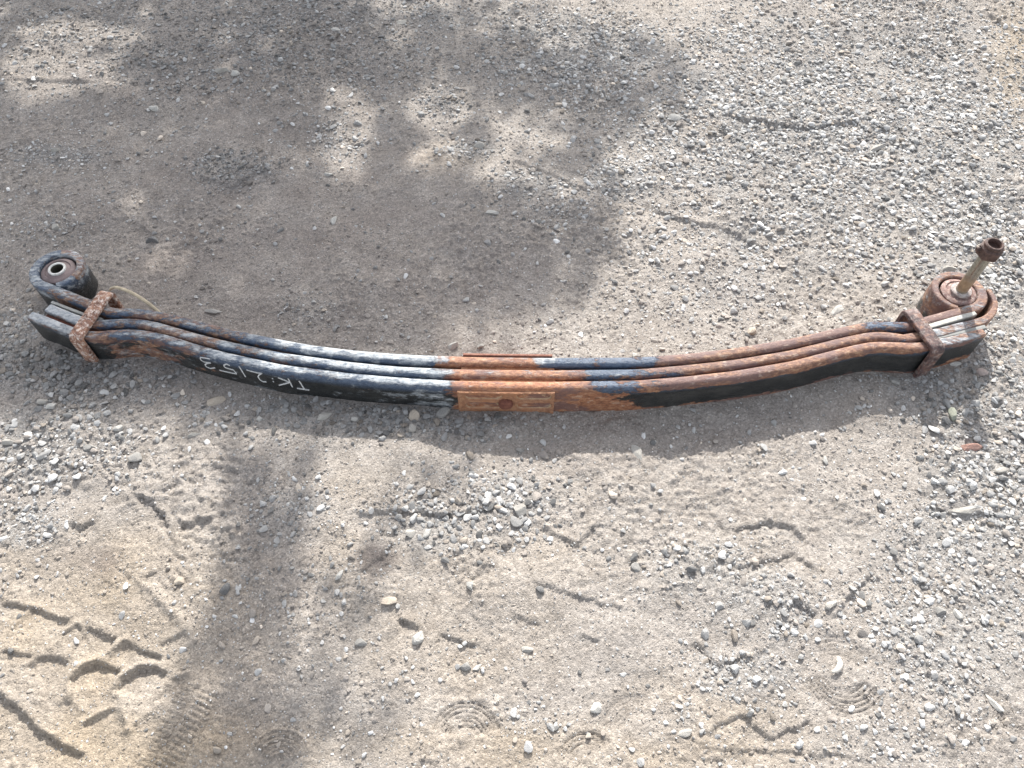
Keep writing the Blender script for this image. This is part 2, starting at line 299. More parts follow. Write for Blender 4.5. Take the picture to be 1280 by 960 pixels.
def height(X, Y):
    px, py = pr(X, Y)
    g = ell(px, py, GRAVEL)
    h = (fbm(X * 2.3, Y * 2.3, 1, 3) - .5) * .030 + (fbm(X * 8, Y * 8, 5, 3) - .5) * .017
    rough = .22 + .85 * sstep(.40, .62, fbm(X * 4.2, Y * 4.2, 71, 3))
    rough = rough * (1 - .75 * ell(px, py, [(110, 830, 170, 110, 1), (170, 670, 70, 50, .8)]))
    h += (fbm(X * 55, Y * 55, 9, 3) - .5) * .0060 * (0.5 + .7 * g) * rough + (fbm(X * 170, Y * 170, 13, 3) - .5) * .0048 * (.5 + .6 * rough)
    h += (np.abs(fbm(X * 75, Y * 75, 51, 3) - .5) - .08) * .008 * rough
    clod = fbm(X * 90, Y * 90, 21, 2)
    h += sstep(.58, .70, clod) * .0030 * rough * sstep(.30, .6, fbm(X * 5, Y * 5, 33, 2))
    h += g * .004
    # bank of dirt against the left of the spring, a slight hollow on the right
    h += .020 * np.exp(-((X + .58) / .17) ** 2 - ((Y - .83 + .0) / .07) ** 2) + .010 * np.exp(-((X + .30) / .2) ** 2 - ((Y - .76) / .05) ** 2)
    h += .012 * np.exp(-((X - .62) / .14) ** 2 - ((Y - .82) / .05) ** 2)
    keep = 1 - 0.75 * np.exp(-((X) / 1.0) ** 4 - ((Y - .86) / .11) ** 2)   # the spring has bedded the soil down
    h = h * keep
    wob = (fbm(X * 60, Y * 60, 41, 3) - .5) * .014
    for st in STEP:
        pts, d, L = st[:3]; wf = st[3] if len(st) > 3 else 1.0
        P = np.array([gp(*p) for p in pts]); o = np.argsort(P[:, 0]) if P[0, 0] > P[-1, 0] else np.arange(len(P))
        if P[0, 0] > P[-1, 0]: P = P[::-1]
        mx = L * 2.5 + .02
        box = (X > P[:, 0].min() - mx) & (X < P[:, 0].max() + mx) & (Y > P[:, 1].min() - mx) & (Y < P[:, 1].max() + mx)
        if not box.any(): continue
        x = X[box]; y = Y[box]; best = np.full(x.shape, 9.0); sg = np.zeros(x.shape); endf = np.ones(x.shape)
        tot = np.sum(np.hypot(*(P[1:] - P[:-1]).T)); acc = 0
        for a, b in zip(P[:-1], P[1:]):
            ab = b - a; ln = np.hypot(*ab); t = ((x - a[0]) * ab[0] + (y - a[1]) * ab[1]) / ln ** 2; tc = np.clip(t, 0, 1)
            dd = np.hypot(x - a[0] - tc * ab[0], y - a[1] - tc * ab[1]); cr = -(ab[0] * (y - a[1]) - ab[1] * (x - a[0])) / ln
            m = dd < best; best = np.where(m, dd, best); sg = np.where(m, np.sign(cr), sg)
            q = (acc + t * ln) / tot
            e = sstep(-.03 - .05 * wf, .02 + .10 * wf, q) * sstep(1.03 + .05 * wf, .98 - .10 * wf, q); endf = np.where(m, e, endf); acc += ln
        s = best * sg + wf * (wob[box] * .75 + (fbm(x * 140, y * 140, 47, 2) - .5) * .006)
        prof = sstep(-.0018, .0018, s) * np.exp(-np.maximum(s, 0) / (L * .9))
        rim = .25 * np.exp(-((s + .006) / .006) ** 2)
        h[box] += -d * .82 * endf * (prof - rim) * (1 + wf * (-.38 + .65 * vnoise(x * 30, y * 30, 3)))
    for pts, hh, ww in RIDGE:
        P = np.array([gp(*p) for p in pts]); mx = ww * 4
        box = (X > P[:, 0].min() - mx) & (X < P[:, 0].max() + mx) & (Y > P[:, 1].min() - mx) & (Y < P[:, 1].max() + mx)
        x = X[box]; y = Y[box]; best = np.full(x.shape, 9.0)
        for a, b in zip(P[:-1], P[1:]):
            ab = b - a; t = np.clip(((x - a[0]) * ab[0] + (y - a[1]) * ab[1]) / np.dot(ab, ab), 0, 1); best = np.minimum(best, np.hypot(x - a[0] - t * ab[0], y - a[1] - t * ab[1]))
        h[box] += hh * np.exp(-((best + wob[box] * .25) / ww) ** 2) * (.55 + .8 * vnoise(x * 45, y * 45, 6))
    for (cx, cy), r0, r1, sq, a0, a1, pitch, dep in RINGS:
        c = gp(cx, cy); dx = X - c[0]; dy = (Y - c[1]) / sq; r = np.hypot(dx, dy)
        b = r < r1 * 1.25
        if not b.any(): continue
        an = np.degrees(np.arctan2(dy[b], dx[b])); an = (an - a0) % 360; span = a1 - a0
        am = sstep(-6, 10, an) * sstep(span + 6, span - 10, an) * (an < span + 8)
        rm = sstep(r0 - .002, r0 + .003, r[b]) * sstep(r1 + .003, r1 - .002, r[b])
        rr = r[b] + wob[b] * .10
        wv = np.clip(np.sin(rr / pitch * 2 * np.pi) * 1.6, -1, 1) * .5 - .16
        fade = sstep(.26, .46, fbm(X[b] * 30, Y[b] * 30, 61, 2))
        h[b] = h[b] * (1 - .35 * am * rm) + 1.25 * dep * am * rm * wv * fade
    for p0, p1, hw, pitch, dep in BARS:
        a = np.array(gp(*p0)); bb = np.array(gp(*p1)); u = bb - a; ln = np.hypot(*u); u /= ln
        t = (X - a[0]) * u[0] + (Y - a[1]) * u[1]; s = -(X - a[0]) * u[1] + (Y - a[1]) * u[0]
        mk = sstep(0, .006, t) * sstep(ln, ln - .006, t) * sstep(hw, hw - .003, np.abs(s))
        wv = np.clip(np.sin(t / pitch * 2 * np.pi) * 1.6, -1, 1) * .5 - .5
        h += 1.4 * mk * dep * wv - .003 * np.exp(-((np.abs(s) - hw - .003) / .003) ** 2) * sstep(0, .006, t) * sstep(ln, ln - .006, t)
    return h

def axis(lo, hi, step, far):
    core = list(np.arange(lo, hi, step)); L = []; R_ = []; s = step; x = lo
    while x > -far: s *= 1.28; x -= s; L.append(x)
    s = step; x = core[-1]
    while x < far: s *= 1.28; x += s; R_.append(x)
    return np.array(L[::-1] + core + R_)
gx = axis(-1.62, 1.62, .0032, 60.0)
ys = [.03]
while ys[-1] < 2.35: ys.append(ys[-1] + .0023 + .0010 * ys[-1])
L_ = []; s = .003; x = ys[0]
while x > -60: s *= 1.28; x -= s; L_.append(x)
R_ = []; s = .005; x = ys[-1]
while x < 60: s *= 1.28; x += s; R_.append(x)
gy = np.array(L_[::-1] + ys + R_)
GX, GY = np.meshgrid(gx, gy)
inner = (np.abs(GX) < 3) & (np.abs(GY - 1) < 3)
GZ = np.zeros_like(GX); GZ[inner] = height(GX[inner], GY[inner])
def hgt(x, y):
    x = np.asarray(x, dtype=float); y = np.asarray(y, dtype=float)
    i = np.clip(np.searchsorted(gx, x) - 1, 0, len(gx) - 2); j = np.clip(np.searchsorted(gy, y) - 1, 0, len(gy) - 2)
    fx = (x - gx[i]) / (gx[i + 1] - gx[i]); fy = (y - gy[j]) / (gy[j + 1] - gy[j])
    return (GZ[j, i] * (1 - fx) + GZ[j, i + 1] * fx) * (1 - fy) + (GZ[j + 1, i] * (1 - fx) + GZ[j + 1, i + 1] * fx) * fy
def build_ground():
    ny, nx = GX.shape; V = np.stack([GX, GY, GZ], -1).reshape(-1, 3).astype(np.float32)
    idx = np.arange(nx * ny).reshape(ny, nx)
    F = np.stack([idx[:-1, :-1], idx[:-1, 1:], idx[1:, 1:], idx[1:, :-1]], -1).reshape(-1, 4)
    me = bpy.data.meshes.new("ground"); me.vertices.add(len(V)); me.vertices.foreach_set('co', V.ravel())
    me.loops.add(F.size); me.loops.foreach_set('vertex_index', F.ravel().astype(np.int32))
    me.polygons.add(len(F)); me.polygons.foreach_set('loop_start', np.arange(0, F.size, 4, dtype=np.int32))
    me.update(calc_edges=True)
    px, py = pr(V[:, 0], V[:, 1]); ok = (V[:, 1] > -.3) & (V[:, 1] < 4)
    px = np.where(ok, px, -9e3); py = np.where(ok, py, -9e3)
    nz = .5 + .9 * vnoise(V[:, 0] * 14, V[:, 1] * 14, 77)
    for nm, L in (('grav', GRAVEL), ('dirt_shade', DIRT_SHADE), ('warm', WARM)):
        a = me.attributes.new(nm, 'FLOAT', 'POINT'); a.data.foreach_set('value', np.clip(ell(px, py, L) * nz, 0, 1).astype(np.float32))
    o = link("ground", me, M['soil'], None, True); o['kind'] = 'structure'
    return o
build_ground()

# ------------------------------------------------------------------ gravel (uncountable) as one object: points + instanced stone shapes
def stone_mesh(name, seed, sub=2, cuts=7, flat=.7, mat=None):
    rd = random.Random(seed); bm = bmesh.new(); bmesh.ops.create_icosphere(bm, subdivisions=sub, radius=1.0)
    planes = []
    for k in range(cuts):
        v = Vector((rd.gauss(0, 1), rd.gauss(0, 1), rd.gauss(0, 1))).normalized(); planes.append((v, rd.uniform(.48, .82)))
    for v in bm.verts:
        p = v.co.copy()
        for nn, d in planes:
            e = p.dot(nn) - d
            if e > 0: p -= nn * e * .93
        p *= 1 + .10 * mnoise.noise(p * 1.7 + Vector((seed * 3.1, 0, 0)))
        p.x *= rd_s[seed % 7][0]; p.y *= rd_s[seed % 7][1]; p.z *= flat
        v.co = p
    me = bpy.data.meshes.new(name); bm.to_mesh(me); bm.free()
    if mat: me.materials.append(mat)
    return me
rd_s = [(1.15, .85), (1.0, .95), (1.3, .75), (1.05, .8), (1.2, .95), (1.4, .8), (.95, .95)]
stones_lib = bpy.data.collections.new("stone_shapes")
for k in range(14):
    me = stone_mesh("stone_shape", k + 1, 2, 9 + k % 5, (.40, .52, .62, .34)[k % 4], M['stone'])
    o = bpy.data.objects.new("stone_shape", me); stones_lib.objects.link(o)

STONE_SPOTS = []   # filled below so that gravel keeps clear of the single stones
def scatter(n, dens, size, seed):
    rg = np.random.default_rng(seed)
    X = rg.uniform(-1.95, 1.95, n); Y = rg.uniform(-.1, 2.75, n)
    px, py = pr(X, Y)
    keep = rg.random(n) < dens(X, Y, px, py)
    X, Y, px, py = X[keep], Y[keep], px[keep], py[keep]
    return X, Y, size(rg, X, Y, px, py)
BIGGER = [(1060, 170, 330, 220, 1), (1240, 330, 130, 200, 1), (720, 75, 150, 70, .8), (300, 60, 340, 75, .5), (1235, 560, 90, 190, .5), (60, 560, 140, 70, 1), (520, 525, 150, 30, 1), (130, 470, 140, 50, 1), (600, 640, 120, 50, .7), (1180, 760, 140, 160, .1), (600, 190, 120, 60, .6), (380, 520, 190, 26, .7)]
CLEAR = [(c[0], c[1], 42, 32, .9) for c, *_ in RINGS if c[1] > 500] + [(582, 890, 30, 40, .9), (110, 830, 150, 90, .6)]
DARKROCK_SHADE = [(110, 465, 170, 60, 1), (480, 528, 200, 34, 1), (292, 212, 70, 30, 1), (300, 60, 360, 90, .7), (330, 320, 330, 120, .5), (420, 730, 90, 60, .5), (340, 650, 70, 80, .7), (560, 655, 110, 50, .5), (1190, 500, 70, 50, .6), (590, 210, 150, 70, .25)]  # dark grey stone patches; also shade tinted into stones on shaded ground
def gmod(X, Y, px, py): return (1 - ell(px, py, CLEAR)) * ell(px, py, GRAVEL) * np.clip(.15 + 1.5 * fbm(X * 9, Y * 9, 81, 3), 0, 1.1)
def d_fine(X, Y, px, py): return np.clip(.50 + .6 * gmod(X, Y, px, py), 0, 1) * np.clip(.25 + 1.2 * fbm(X * 22, Y * 22, 88, 2), 0, 1)
def d_med(X, Y, px, py): return np.clip(.16 * (1 - ell(px, py, CLEAR)) * sstep(.32, .62, fbm(X * 7, Y * 7, 83, 3)) + 1.0 * gmod(X, Y, px, py) ** 1.25, 0, 1)
def d_big(X, Y, px, py): return np.clip(.004 + gmod(X, Y, px, py) * (.07 + .9 * ell(px, py, COARSE)), 0, 1)
batches = [scatter(420000, d_fine, lambda r, X, Y, px, py: np.clip(.00125 * np.exp(r.normal(0, .35, len(X))), .0007, .003), 1),
           scatter(330000, d_med, lambda r, X, Y, px, py: np.clip(.0024 * (1 + .34 * ell(px, py, BIGGER)) * np.exp(r.normal(0, .50, len(X))), .0014, .0095), 2),
           scatter(40000, d_big, lambda r, X, Y, px, py: np.clip(.0056 * np.exp(r.normal(0, .30, len(X))), .004, .0115), 3)]
GXs = np.concatenate([b[0] for b in batches]); GYs = np.concatenate([b[1] for b in batches]); GSs = np.concatenate([b[2] for b in batches])

# ------------------------------------------------------------------ the leaf spring
ZT = 0.075; ZB = -0.008
L1 = [(-.781, .950), (-.759, .954), (-.726, .953), (-.679, .944), (-.613, .925), (-.555, .906), (-.466, .883), (-.383, .864), (-.298, .851), (-.208, .842), (-.107, .837), (0, .835), (.073, .834), (.237, .835), (.327, .843), (.418, .856), (.53, .879), (.607, .9), (.651, .911), (.692, .922), (.711, .9215), (.733, .918), (.765, .919)]
L2 = [(-.902, .964), (-.834, .933), (-.799, .923), (-.752, .929), (-.72, .929), (-.685, .921), (-.606, .894), (-.549, .877), (-.431, .847), (-.295, .825), (-.206, .815), (-.105, .8095), (0, .808), (.059, .807), (.234, .8095), (.324, .819), (.414, .831), (.524, .853), (.634, .885), (.685, .897), (.705, .897), (.726, .8945), (.75, .888)]
L3 = [(-.929, .945), (-.89, .929), (-.842, .907), (-.799, .8945), (-.744, .902), (-.712, .902), (-.666, .892), (-.6, .868), (-.543, .849), (-.426, .819), (-.292, .799), (-.204, .790), (-.104, .783), (0, .781), (.058, .781), (.232, .784), (.32, .793), (.409, .805), (.519, .827), (.628, .860), (.679, .873), (.72, .8715), (.765, .8685), (.829, .883), (.896, .904)]
def resample(P, step=.008, sig=1.6):
    P = np.array(P); s = np.concatenate([[0], np.cumsum(np.hypot(*(P[1:] - P[:-1]).T))])
    t = np.linspace(0, s[-1], max(3, int(s[-1] / step))); Q = np.stack([np.interp(t, s, P[:, 0]), np.interp(t, s, P[:, 1])], 1)
    if len(Q) < 14: return Q
    k = np.exp(-.5 * (np.arange(-6, 7) / sig) ** 2); k /= k.sum()
    pad = np.concatenate([2 * Q[:1] - Q[6:0:-1], Q, 2 * Q[-1:] - Q[-2:-8:-1]])
    return np.stack([np.convolve(pad[:, 0], k, 'valid'), np.convolve(pad[:, 1], k, 'valid')], 1)
def arc(c, r, a0, a1, n):
    a = np.radians(np.linspace(a0, a1, n)); return np.stack([c[0] + r * np.cos(a), c[1] + r * np.sin(a)], 1)

def section(t, zb, zt, r):
    """closed rounded rectangle, (a, z): a across the thickness, -a = camera side"""
    r = min(r, t * .499); pts = []
    for cx, cz, a0 in ((t / 2 - r, zt - r, 0), (-t / 2 + r, zt - r, 90), (-t / 2 + r, zb + r, 180), (t / 2 - r, zb + r, 270)):
        for k in range(7):
            a = math.radians(a0 + 90 * k / 6); pts.append((cx + r * math.cos(a), cz + r * math.sin(a)))
        if a0 == 90:      # a few rows down the camera face so the wear can vary across it
            for f in (.2, .4, .6, .8): pts.append((-t / 2, zt - r + (zb + r - zt + r) * f))
    return pts
def sweep(path, thick, zb, zt, r=None, wob=0.0):
    P = np.array(path); n = len(P); T = np.gradient(P, axis=0); T /= np.hypot(T[:, 0], T[:, 1])[:, None]; N = np.stack([-T[:, 1], T[:, 0]], 1)
    if np.dot(T[n // 2], (1, 0)) < 0: pass
    V = []; F = []; ns = None
    for i in range(n):
        t = thick[i] if hasattr(thick, '__len__') else thick
        rr = r[i] if hasattr(r, '__len__') else (r if r is not None else t * .40)
        ztt = zt[i] if hasattr(zt, '__len__') else zt
        S = section(t, zb, ztt, rr); ns = len(S)
        for a, z in S: V.append((P[i, 0] + N[i, 0] * a, P[i, 1] + N[i, 1] * a, z))
    for i in range(n - 1):
        for k in range(ns):
            a = i * ns + k; b = i * ns + (k + 1) % ns; F.append((a, a + ns, b + ns, b))
    F.append(tuple(range(ns))); F.append(tuple(range((n - 1) * ns, n * ns))[::-1])
    return V, F, ns
ORIGIN = Vector((0, .81, 0))
spring = bpy.data.objects.new("leaf_spring", None); COL.objects.link(spring); spring.location = ORIGIN
tag(spring, "long curved rusty truck leaf spring of three leaves lying on its side on gravel", "leaf spring")
def part(name, V, F, mat, smooth=True, attrs=None, parent=None, recalc=True, sharp=40):
    me = bpy.data.meshes.new(name); me.from_pydata([tuple(v) for v in V], [], [tuple(f) for f in F]); me.update()
    if attrs:
        for k, vals in attrs.items():
            at = me.attributes.new(k, 'FLOAT', 'POINT'); at.data.foreach_set('value', np.asarray(vals, dtype=np.float32))
    if recalc:
        bm = bmesh.new(); bm.from_mesh(me); bmesh.ops.recalc_face_normals(bm, faces=bm.faces); bm.to_mesh(me); bm.free()
    me.materials.append(mat)
    if smooth:
        me.polygons.foreach_set('use_smooth', [True] * len(me.polygons)); me.set_sharp_from_angle(angle=R(sharp))
    o = bpy.data.objects.new(name, me); COL.objects.link(o); root = parent or spring
    o.parent = root
    # meshes are written in world coordinates; undo the offset of the thing's base
    top = root
    while top.parent: top = top.parent
    o.matrix_parent_inverse = Matrix.Translation(-top.location) if root is top else Matrix.Identity(4)
    return o

def lerp(x, tb): return np.interp(x, [t[0] for t in tb], [t[1] for t in tb])
RUST = {1: [(-1, .35), (-.8, .40), (-.70, .55), (-.62, .45), (-.45, .40), (-.4, .25), (-.135, .15), (-.085, .95), (.055, .95), (.10, .3), (.22, .35), (.30, .75), (.5, 1), (.66, 1), (.69, .5), (.76, .45), (.79, .95), (1, 1)],
        2: [(-1, .8), (-.84, .75), (-.79, .35), (-.70, .55), (-.62, .75), (-.55, .45), (-.4, .35), (-.14, .15), (-.085, .95), (.07, .95), (.14, .45), (.3, .55), (.4, .85), (.68, .9), (.73, .6), (.78, .8), (1, .95)],
        3: [(-1, .6), (-.8, .55), (-.7, .45), (-.62, .65), (-.57, .30), (-.3, .30), (-.145, .2), (-.09, 1), (.08, 1), (.14, .6), (.17, .35), (.25, .7), (.4, .9), (.55, .95), (.7, .85), (.76, .6), (.9, .8)]}
DUST = {1: [(-1, .40), (-.8, .40), (-.5, .42), (-.40, .55), (-.33, .60), (-.15, .66), (-.11, .52), (-.09, .28), (.06, .3), (.08, .72), (.12, .4), (.25, .3), (1, .22)],
        2: [(-1, .74), (-.84, .72), (-.8, .38), (-.5, .46), (-.4, .55), (-.25, .54), (-.11, .62), (-.09, .25), (.09, .3), (.2, .38), (.3, .3), (.76, .28), (.79, .78), (.87, .70), (.905, .52), (.95, .36)],
        3: [(-1, .74), (-.84, .76), (-.8, .38), (-.68, .46), (-.55, .54), (-.4, .45), (-.25, .50), (-.13, .58), (-.105, .2), (.1, .25), (.3, .35), (.5, .42), (.7, .3), (.775, .35), (.79, .78), (.86, .68), (.9, .47)]}
HOT = [(-.13, 0), (-.1, 1), (.09, 1), (.13, .55), (.3, .25), (.6, .25), (1, .35)]
def wear(V, P, ns, leaf):
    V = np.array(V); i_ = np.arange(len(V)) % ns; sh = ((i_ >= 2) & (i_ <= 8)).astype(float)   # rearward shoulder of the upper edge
    front = ((i_ >= 11) & (i_ <= 14)).astype(float); x = V[:, 0]; z = V[:, 2]; f = np.clip((z - ZB) / (ZT - ZB), 0, 1)
    topness = sstep(.75, .89, f)
    x = x + (fbm(x * 28 + leaf * 9, z * 45, 91, 3) - .5) * .075 * sstep(.5, .3, np.abs(x)) - .012 * (leaf - 2)
    rust = lerp(x, RUST[leaf]) + .03 * sstep(-.10, -.2, x); dust = lerp(x, DUST[leaf]); hot = lerp(x, HOT) * (1.0 if leaf == 3 else .6)
    if leaf == 3:   # the camera face of the front leaf
        face = 1 - topness
        fr = lerp(x, [(-1, .18), (-.82, .15), (-.78, .55), (-.70, .62), (-.62, .36), (-.5, .20), (-.2, .24), (-.13, .2), (-.1, .9), (.085, 1.0), (.15, .86), (.2, .40), (.26, .12), (.5, .12), (.7, .05), (.8, .1), (.9, .25)])
        fr = fr + np.where(x > .1, .58 * sstep(.33, .10, f), .0)
        fd = lerp(x, [(-1, .2), (-.8, .36), (-.70, .46), (-.6, .30), (-.3, .33), (-.2, .5), (-.13, .62), (-.1, .2), (.1, .15), (.17, .30), (.25, .12), (.66, .16), (.685, .36), (.70, .12), (1, .1)])
        fd = fd + .15 * sstep(.3, .1, f) * (x < -.1)
        rust = rust * topness + fr * face; dust = dust * topness + fd * face
        hot = np.where(face > .5, lerp(x, [(-.7, .2), (-.13, .2), (-.1, 1), (.15, .8), (.3, .7), (1, .6)]), hot)
    else:
        rust = rust * topness + .75 * (1 - topness); dust = dust * topness + .25 * (1 - topness)
    # sun glint, with some chalk, painted pale along the upper, rearward shoulder
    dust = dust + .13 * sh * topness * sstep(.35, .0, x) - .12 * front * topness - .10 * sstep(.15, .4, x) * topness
    return dict(rust=rust, dust=dust, hot=hot, sky_sheen=topness)

def tk(path, tb): return lerp(np.array(path)[:, 0], tb)
# main leaf with its two rolled eyes
EL = np.array((-.9135, 1.060)); ER = np.array((.881, 1.004)); RM = .0445
main = resample(L1)
uL = np.array((-.905, .425)); uL /= np.hypot(*uL); nL = np.array((uL[1], -uL[0])); nL = -nL if np.dot(nL, (0, 1)) < 0 else nL
tL = EL - nL * RM; aL = math.degrees(math.atan2(-nL[1], -nL[0]))
left = arc(EL, RM, aL - 318, aL, 60)            # ordered from the free end round to the tangent point
uR = np.array((.935, .355)); uR /= np.hypot(*uR); nR = np.array((-uR[1], uR[0]))
tR = ER - nR * RM; aR = math.degrees(math.atan2(-nR[1], -nR[0]))
right = arc(ER, RM, aR, aR + 318, 60)
def bridge(a, b, n=16):
    t = np.linspace(0, 1, n)[1:-1, None]; return a * (1 - t) + b * t
body = np.concatenate([[tL], bridge(tL, main[1], 22), main[1:-1], bridge(main[-2], tR, 22), [tR]])
k = np.exp(-.5 * (np.arange(-5, 6) / 1.8) ** 2); k /= k.sum()
sm = body.copy()
for c in (0, 1): sm[5:-5, c] = np.convolve(body[:, c], k, 'valid')
P1 = np.concatenate([left[:-1], sm, right[1:]])
th1 = np.full(len(P1), .0215); th1[:60] = np.linspace(.012, .020, 60); th1[-60:] = np.linspace(.0205, .011, 60)
zt1 = np.full(len(P1), ZT); zt1[:50] = ZT + .004; zt1[50:75] = np.linspace(ZT + .004, ZT, 25)
r1 = np.full(len(P1), .0084); r1[:58] = .0038; r1[58:82] = np.linspace(.0050, .0098, 24); r1[-58:] = .0042; r1[-82:-58] = np.linspace(.0098, .0050, 24)
V, F, ns = sweep(P1, th1, ZB, zt1, r=np.minimum(r1, th1 * .44))
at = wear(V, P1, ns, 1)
Va = np.array(V); dE = np.hypot(Va[:, 0] - EL[0], Va[:, 1] - EL[1]); eye = dE < .064
ang = np.degrees(np.arctan2(Va[:, 1] - EL[1], Va[:, 0] - EL[0]))
at['rust'] = np.where(eye, np.where(Va[:, 2] > .06, np.where((ang > -30) & (ang < 95), .95, .38), .25), at['rust'])
at['dust'] = np.where(eye, np.where(Va[:, 2] > .055, .56, .34), at['dust'])
dE = np.hypot(Va[:, 0] - ER[0], Va[:, 1] - ER[1]); eye = dE < .064
at['rust'] = np.where(eye, np.where(Va[:, 2] > .04, .95, .5), at['rust']); at['dust'] = np.where(eye, .42, at['dust'])
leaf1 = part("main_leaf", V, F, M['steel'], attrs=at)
# second leaf; its right end wraps part of the way round the eye
m2 = resample(L2)
wrap = np.array([(.813, .9035), (.845, .914), (.880, .924), (.905, .9315), (.922, .943), (.936, .958), (.944, .974), (.946, .990), (.942, 1.010)])
P2 = np.concatenate([m2[:-1], resample(np.concatenate([m2[-2:-1], wrap]), .006, 1.2)[1:]])
V, F, ns = sweep(P2, tk(P2, [(-1, .018), (-.82, .020), (-.74, .0215), (.74, .0215), (.80, .0200), (.90, .017), (.93, .013), (.95, .009)]), ZB, ZT - .002, r=tk(P2, [(-1, .003), (-.82, .004), (-.75, .0084), (.74, .0084), (.80, .004), (.95, .003)]))
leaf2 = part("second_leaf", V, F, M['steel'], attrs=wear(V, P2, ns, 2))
# third (front) leaf
P3 = resample(L3)
V, F, ns = sweep(P3, tk(P3, [(-1, .016), (-.82, .019), (-.74, .0215), (.74, .0215), (.80, .020), (.9, .016)]), ZB, ZT - .001, r=tk(P3, [(-1, .003), (-.82, .004), (-.75, .0084), (.74, .0084), (.80, .004), (.95, .003)]))
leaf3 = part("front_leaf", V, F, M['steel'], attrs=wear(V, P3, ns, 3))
tag(leaf3, "front leaf with black painted face and handwritten white marking")

def yface(x, off): return np.interp(x, P3[:, 0], P3[:, 1]) - off
# hand-chalked number on the front face (written upside down): 2 mm strokes standing a hair proud
DZ = -.025
TXT = [[(-.5621, .0922), (-.5726, .0909), (-.5830, .0882), (-.5860, .0790), (-.5804, .0749), (-.5648, .0787), (-.5749, .0731), (-.5817, .0655), (-.5812, .0582), (-.5736, .0564), (-.5609, .065)],
       [(-.5244, .0871), (-.5299, .0902), (-.5381, .0831), (-.5375, .0759), (-.5291, .0744), (-.5217, .0745), (-.5185, .0619), (-.5364, .0609), (-.5538, .0603)],
       [(-.5049, .0919), (-.5023, .0586)], [(-.4926, .0845), (-.4803, .0832), (-.4707, .0828), (-.4623, .0849), (-.471, .0762), (-.4746, .0689), (-.4734, .0594), (-.4688, .0545), (-.4611, .0574)],
       [(-.446, .0737), (-.4435, .074)], [(-.4472, .0633), (-.4447, .0639)], [(-.4125, .0845), (-.4109, .056)], [(-.4327, .0813), (-.4228, .0772), (-.4127, .0723)], [(-.4129, .0713), (-.4373, .0547)],
       [(-.3926, .0815), (-.3883, .0523)], [(-.4028, .0541), (-.3792, .0529)]]
V = []; F = []
for st in TXT:
    q = resample([(x, z + DZ) for x, z in st], .0012, 1.0); T = np.gradient(q, axis=0); T /= np.maximum(np.hypot(T[:, 0], T[:, 1]), 1e-9)[:, None]
    b0 = len(V)
    for i, (x, z) in enumerate(q):
        wd = .00100 * (.8 + .5 * random.random())
        for sgn in (-1, 1):
            X = x - T[i, 1] * wd * sgn; Z = z + T[i, 0] * wd * sgn; y = yface(X, .0113)
            V.append((X, y - .0011, Z)); V.append((X, y + .001, Z))
    for i in range(len(q) - 1):
        a = b0 + 4 * i; F += [(a, a + 4, a + 6, a + 2), (a, a + 1, a + 5, a + 4), (a + 2, a + 6, a + 7, a + 3)]
part("chalk_writing", V, F, M['chalk'], smooth=False, parent=leaf3)

# spacers between the leaves at the centre, and the thin plate behind them
def strip(x0, x1, yc, t, zt, mat, name, r=.002, step=.008, yo=0.0):
    xs = np.arange(x0, x1 + 1e-6, (x1 - x0) / max(2, int((x1 - x0) / step))); P = np.stack([xs, [yc(x) + yo for x in xs]], 1)
    V, F, _ = sweep(P, t, ZB, zt, r=r); return part(name, V, F, mat)
f1 = lambda x: float(np.interp(x, sm[:, 0], sm[:, 1])); f2 = lambda x: float(np.interp(x, m2[:, 0], m2[:, 1])); f3 = lambda x: float(np.interp(x, P3[:, 0], P3[:, 1]))
strip(-.094, .078, lambda x: (f1(x) + f2(x)) / 2, .0085, ZT - .0085, M['spacer'], "spacer")
strip(-.096, .079, lambda x: (f2(x) + f3(x)) / 2, .0085, ZT - .0085, M['spacer'], "spacer")
strip(-.091, .075, lambda x: f1(x) + .0126, .0042, ZT + .0005, M['backp'], "back_plate", r=.001)
# centre plate with pressed racetrack pockets and the bolt head
def rt(x, z, cx, cz, hl, r): return np.hypot(np.maximum(np.abs(x - cx) - hl, 0), z - cz) - r
px0, px1, pz0, pz1 = -.099, .0775, ZB, ZT - .0065
nx, nz_ = 150, 66
XX, ZZ = np.meshgrid(np.linspace(px0, px1, nx), np.linspace(pz0, pz1, nz_))
dep = np.zeros_like(XX)
for cx, cz, hl in ((.040, .0555, .022), (.041, .0245, .022), (-.052, .0555, .024), (-.052, .0245, .024)):
    d = rt(XX, ZZ, cx, cz, hl, .0098); dep += .0030 * sstep(.0013, -.0016, d) - .0010 * np.exp(-((d - .0016) / .0012) ** 2)
dep0 = dep.copy(); d = np.hypot(XX + .0115, ZZ - .036); dep -= .0014 * np.exp(-((d - .0185) / .0015) ** 2)
frame = np.minimum(np.minimum(XX - px0, px1 - XX), pz1 - ZZ); dep -= .0014 * sstep(.0085, .0065, frame)
dep += (fbm(XX * 260, ZZ * 260, 3, 3) - .5) * .0018 + (fbm(XX * 60, ZZ * 60, 8, 3) - .5) * .0008
YY = np.array([f3(x) for x in XX[0]])[None, :] - .0131 + dep
V = [tuple(p) for p in np.stack([XX, YY, ZZ], -1).reshape(-1, 3)]; F = []
for j in range(nz_ - 1):
    for i in range(nx - 1): a = j * nx + i; F.append((a, a + 1, a + nx + 1, a + nx))
nb = len(V); border = [(0, i) for i in range(nx)] + [(j, nx - 1) for j in range(1, nz_)] + [(nz_ - 1, i) for i in range(nx - 2, -1, -1)] + [(j, 0) for j in range(nz_ - 2, 0, -1)]
for j, i in border: V.append((XX[j, i], f3(XX[j, i]) - .0103, ZZ[j, i]))
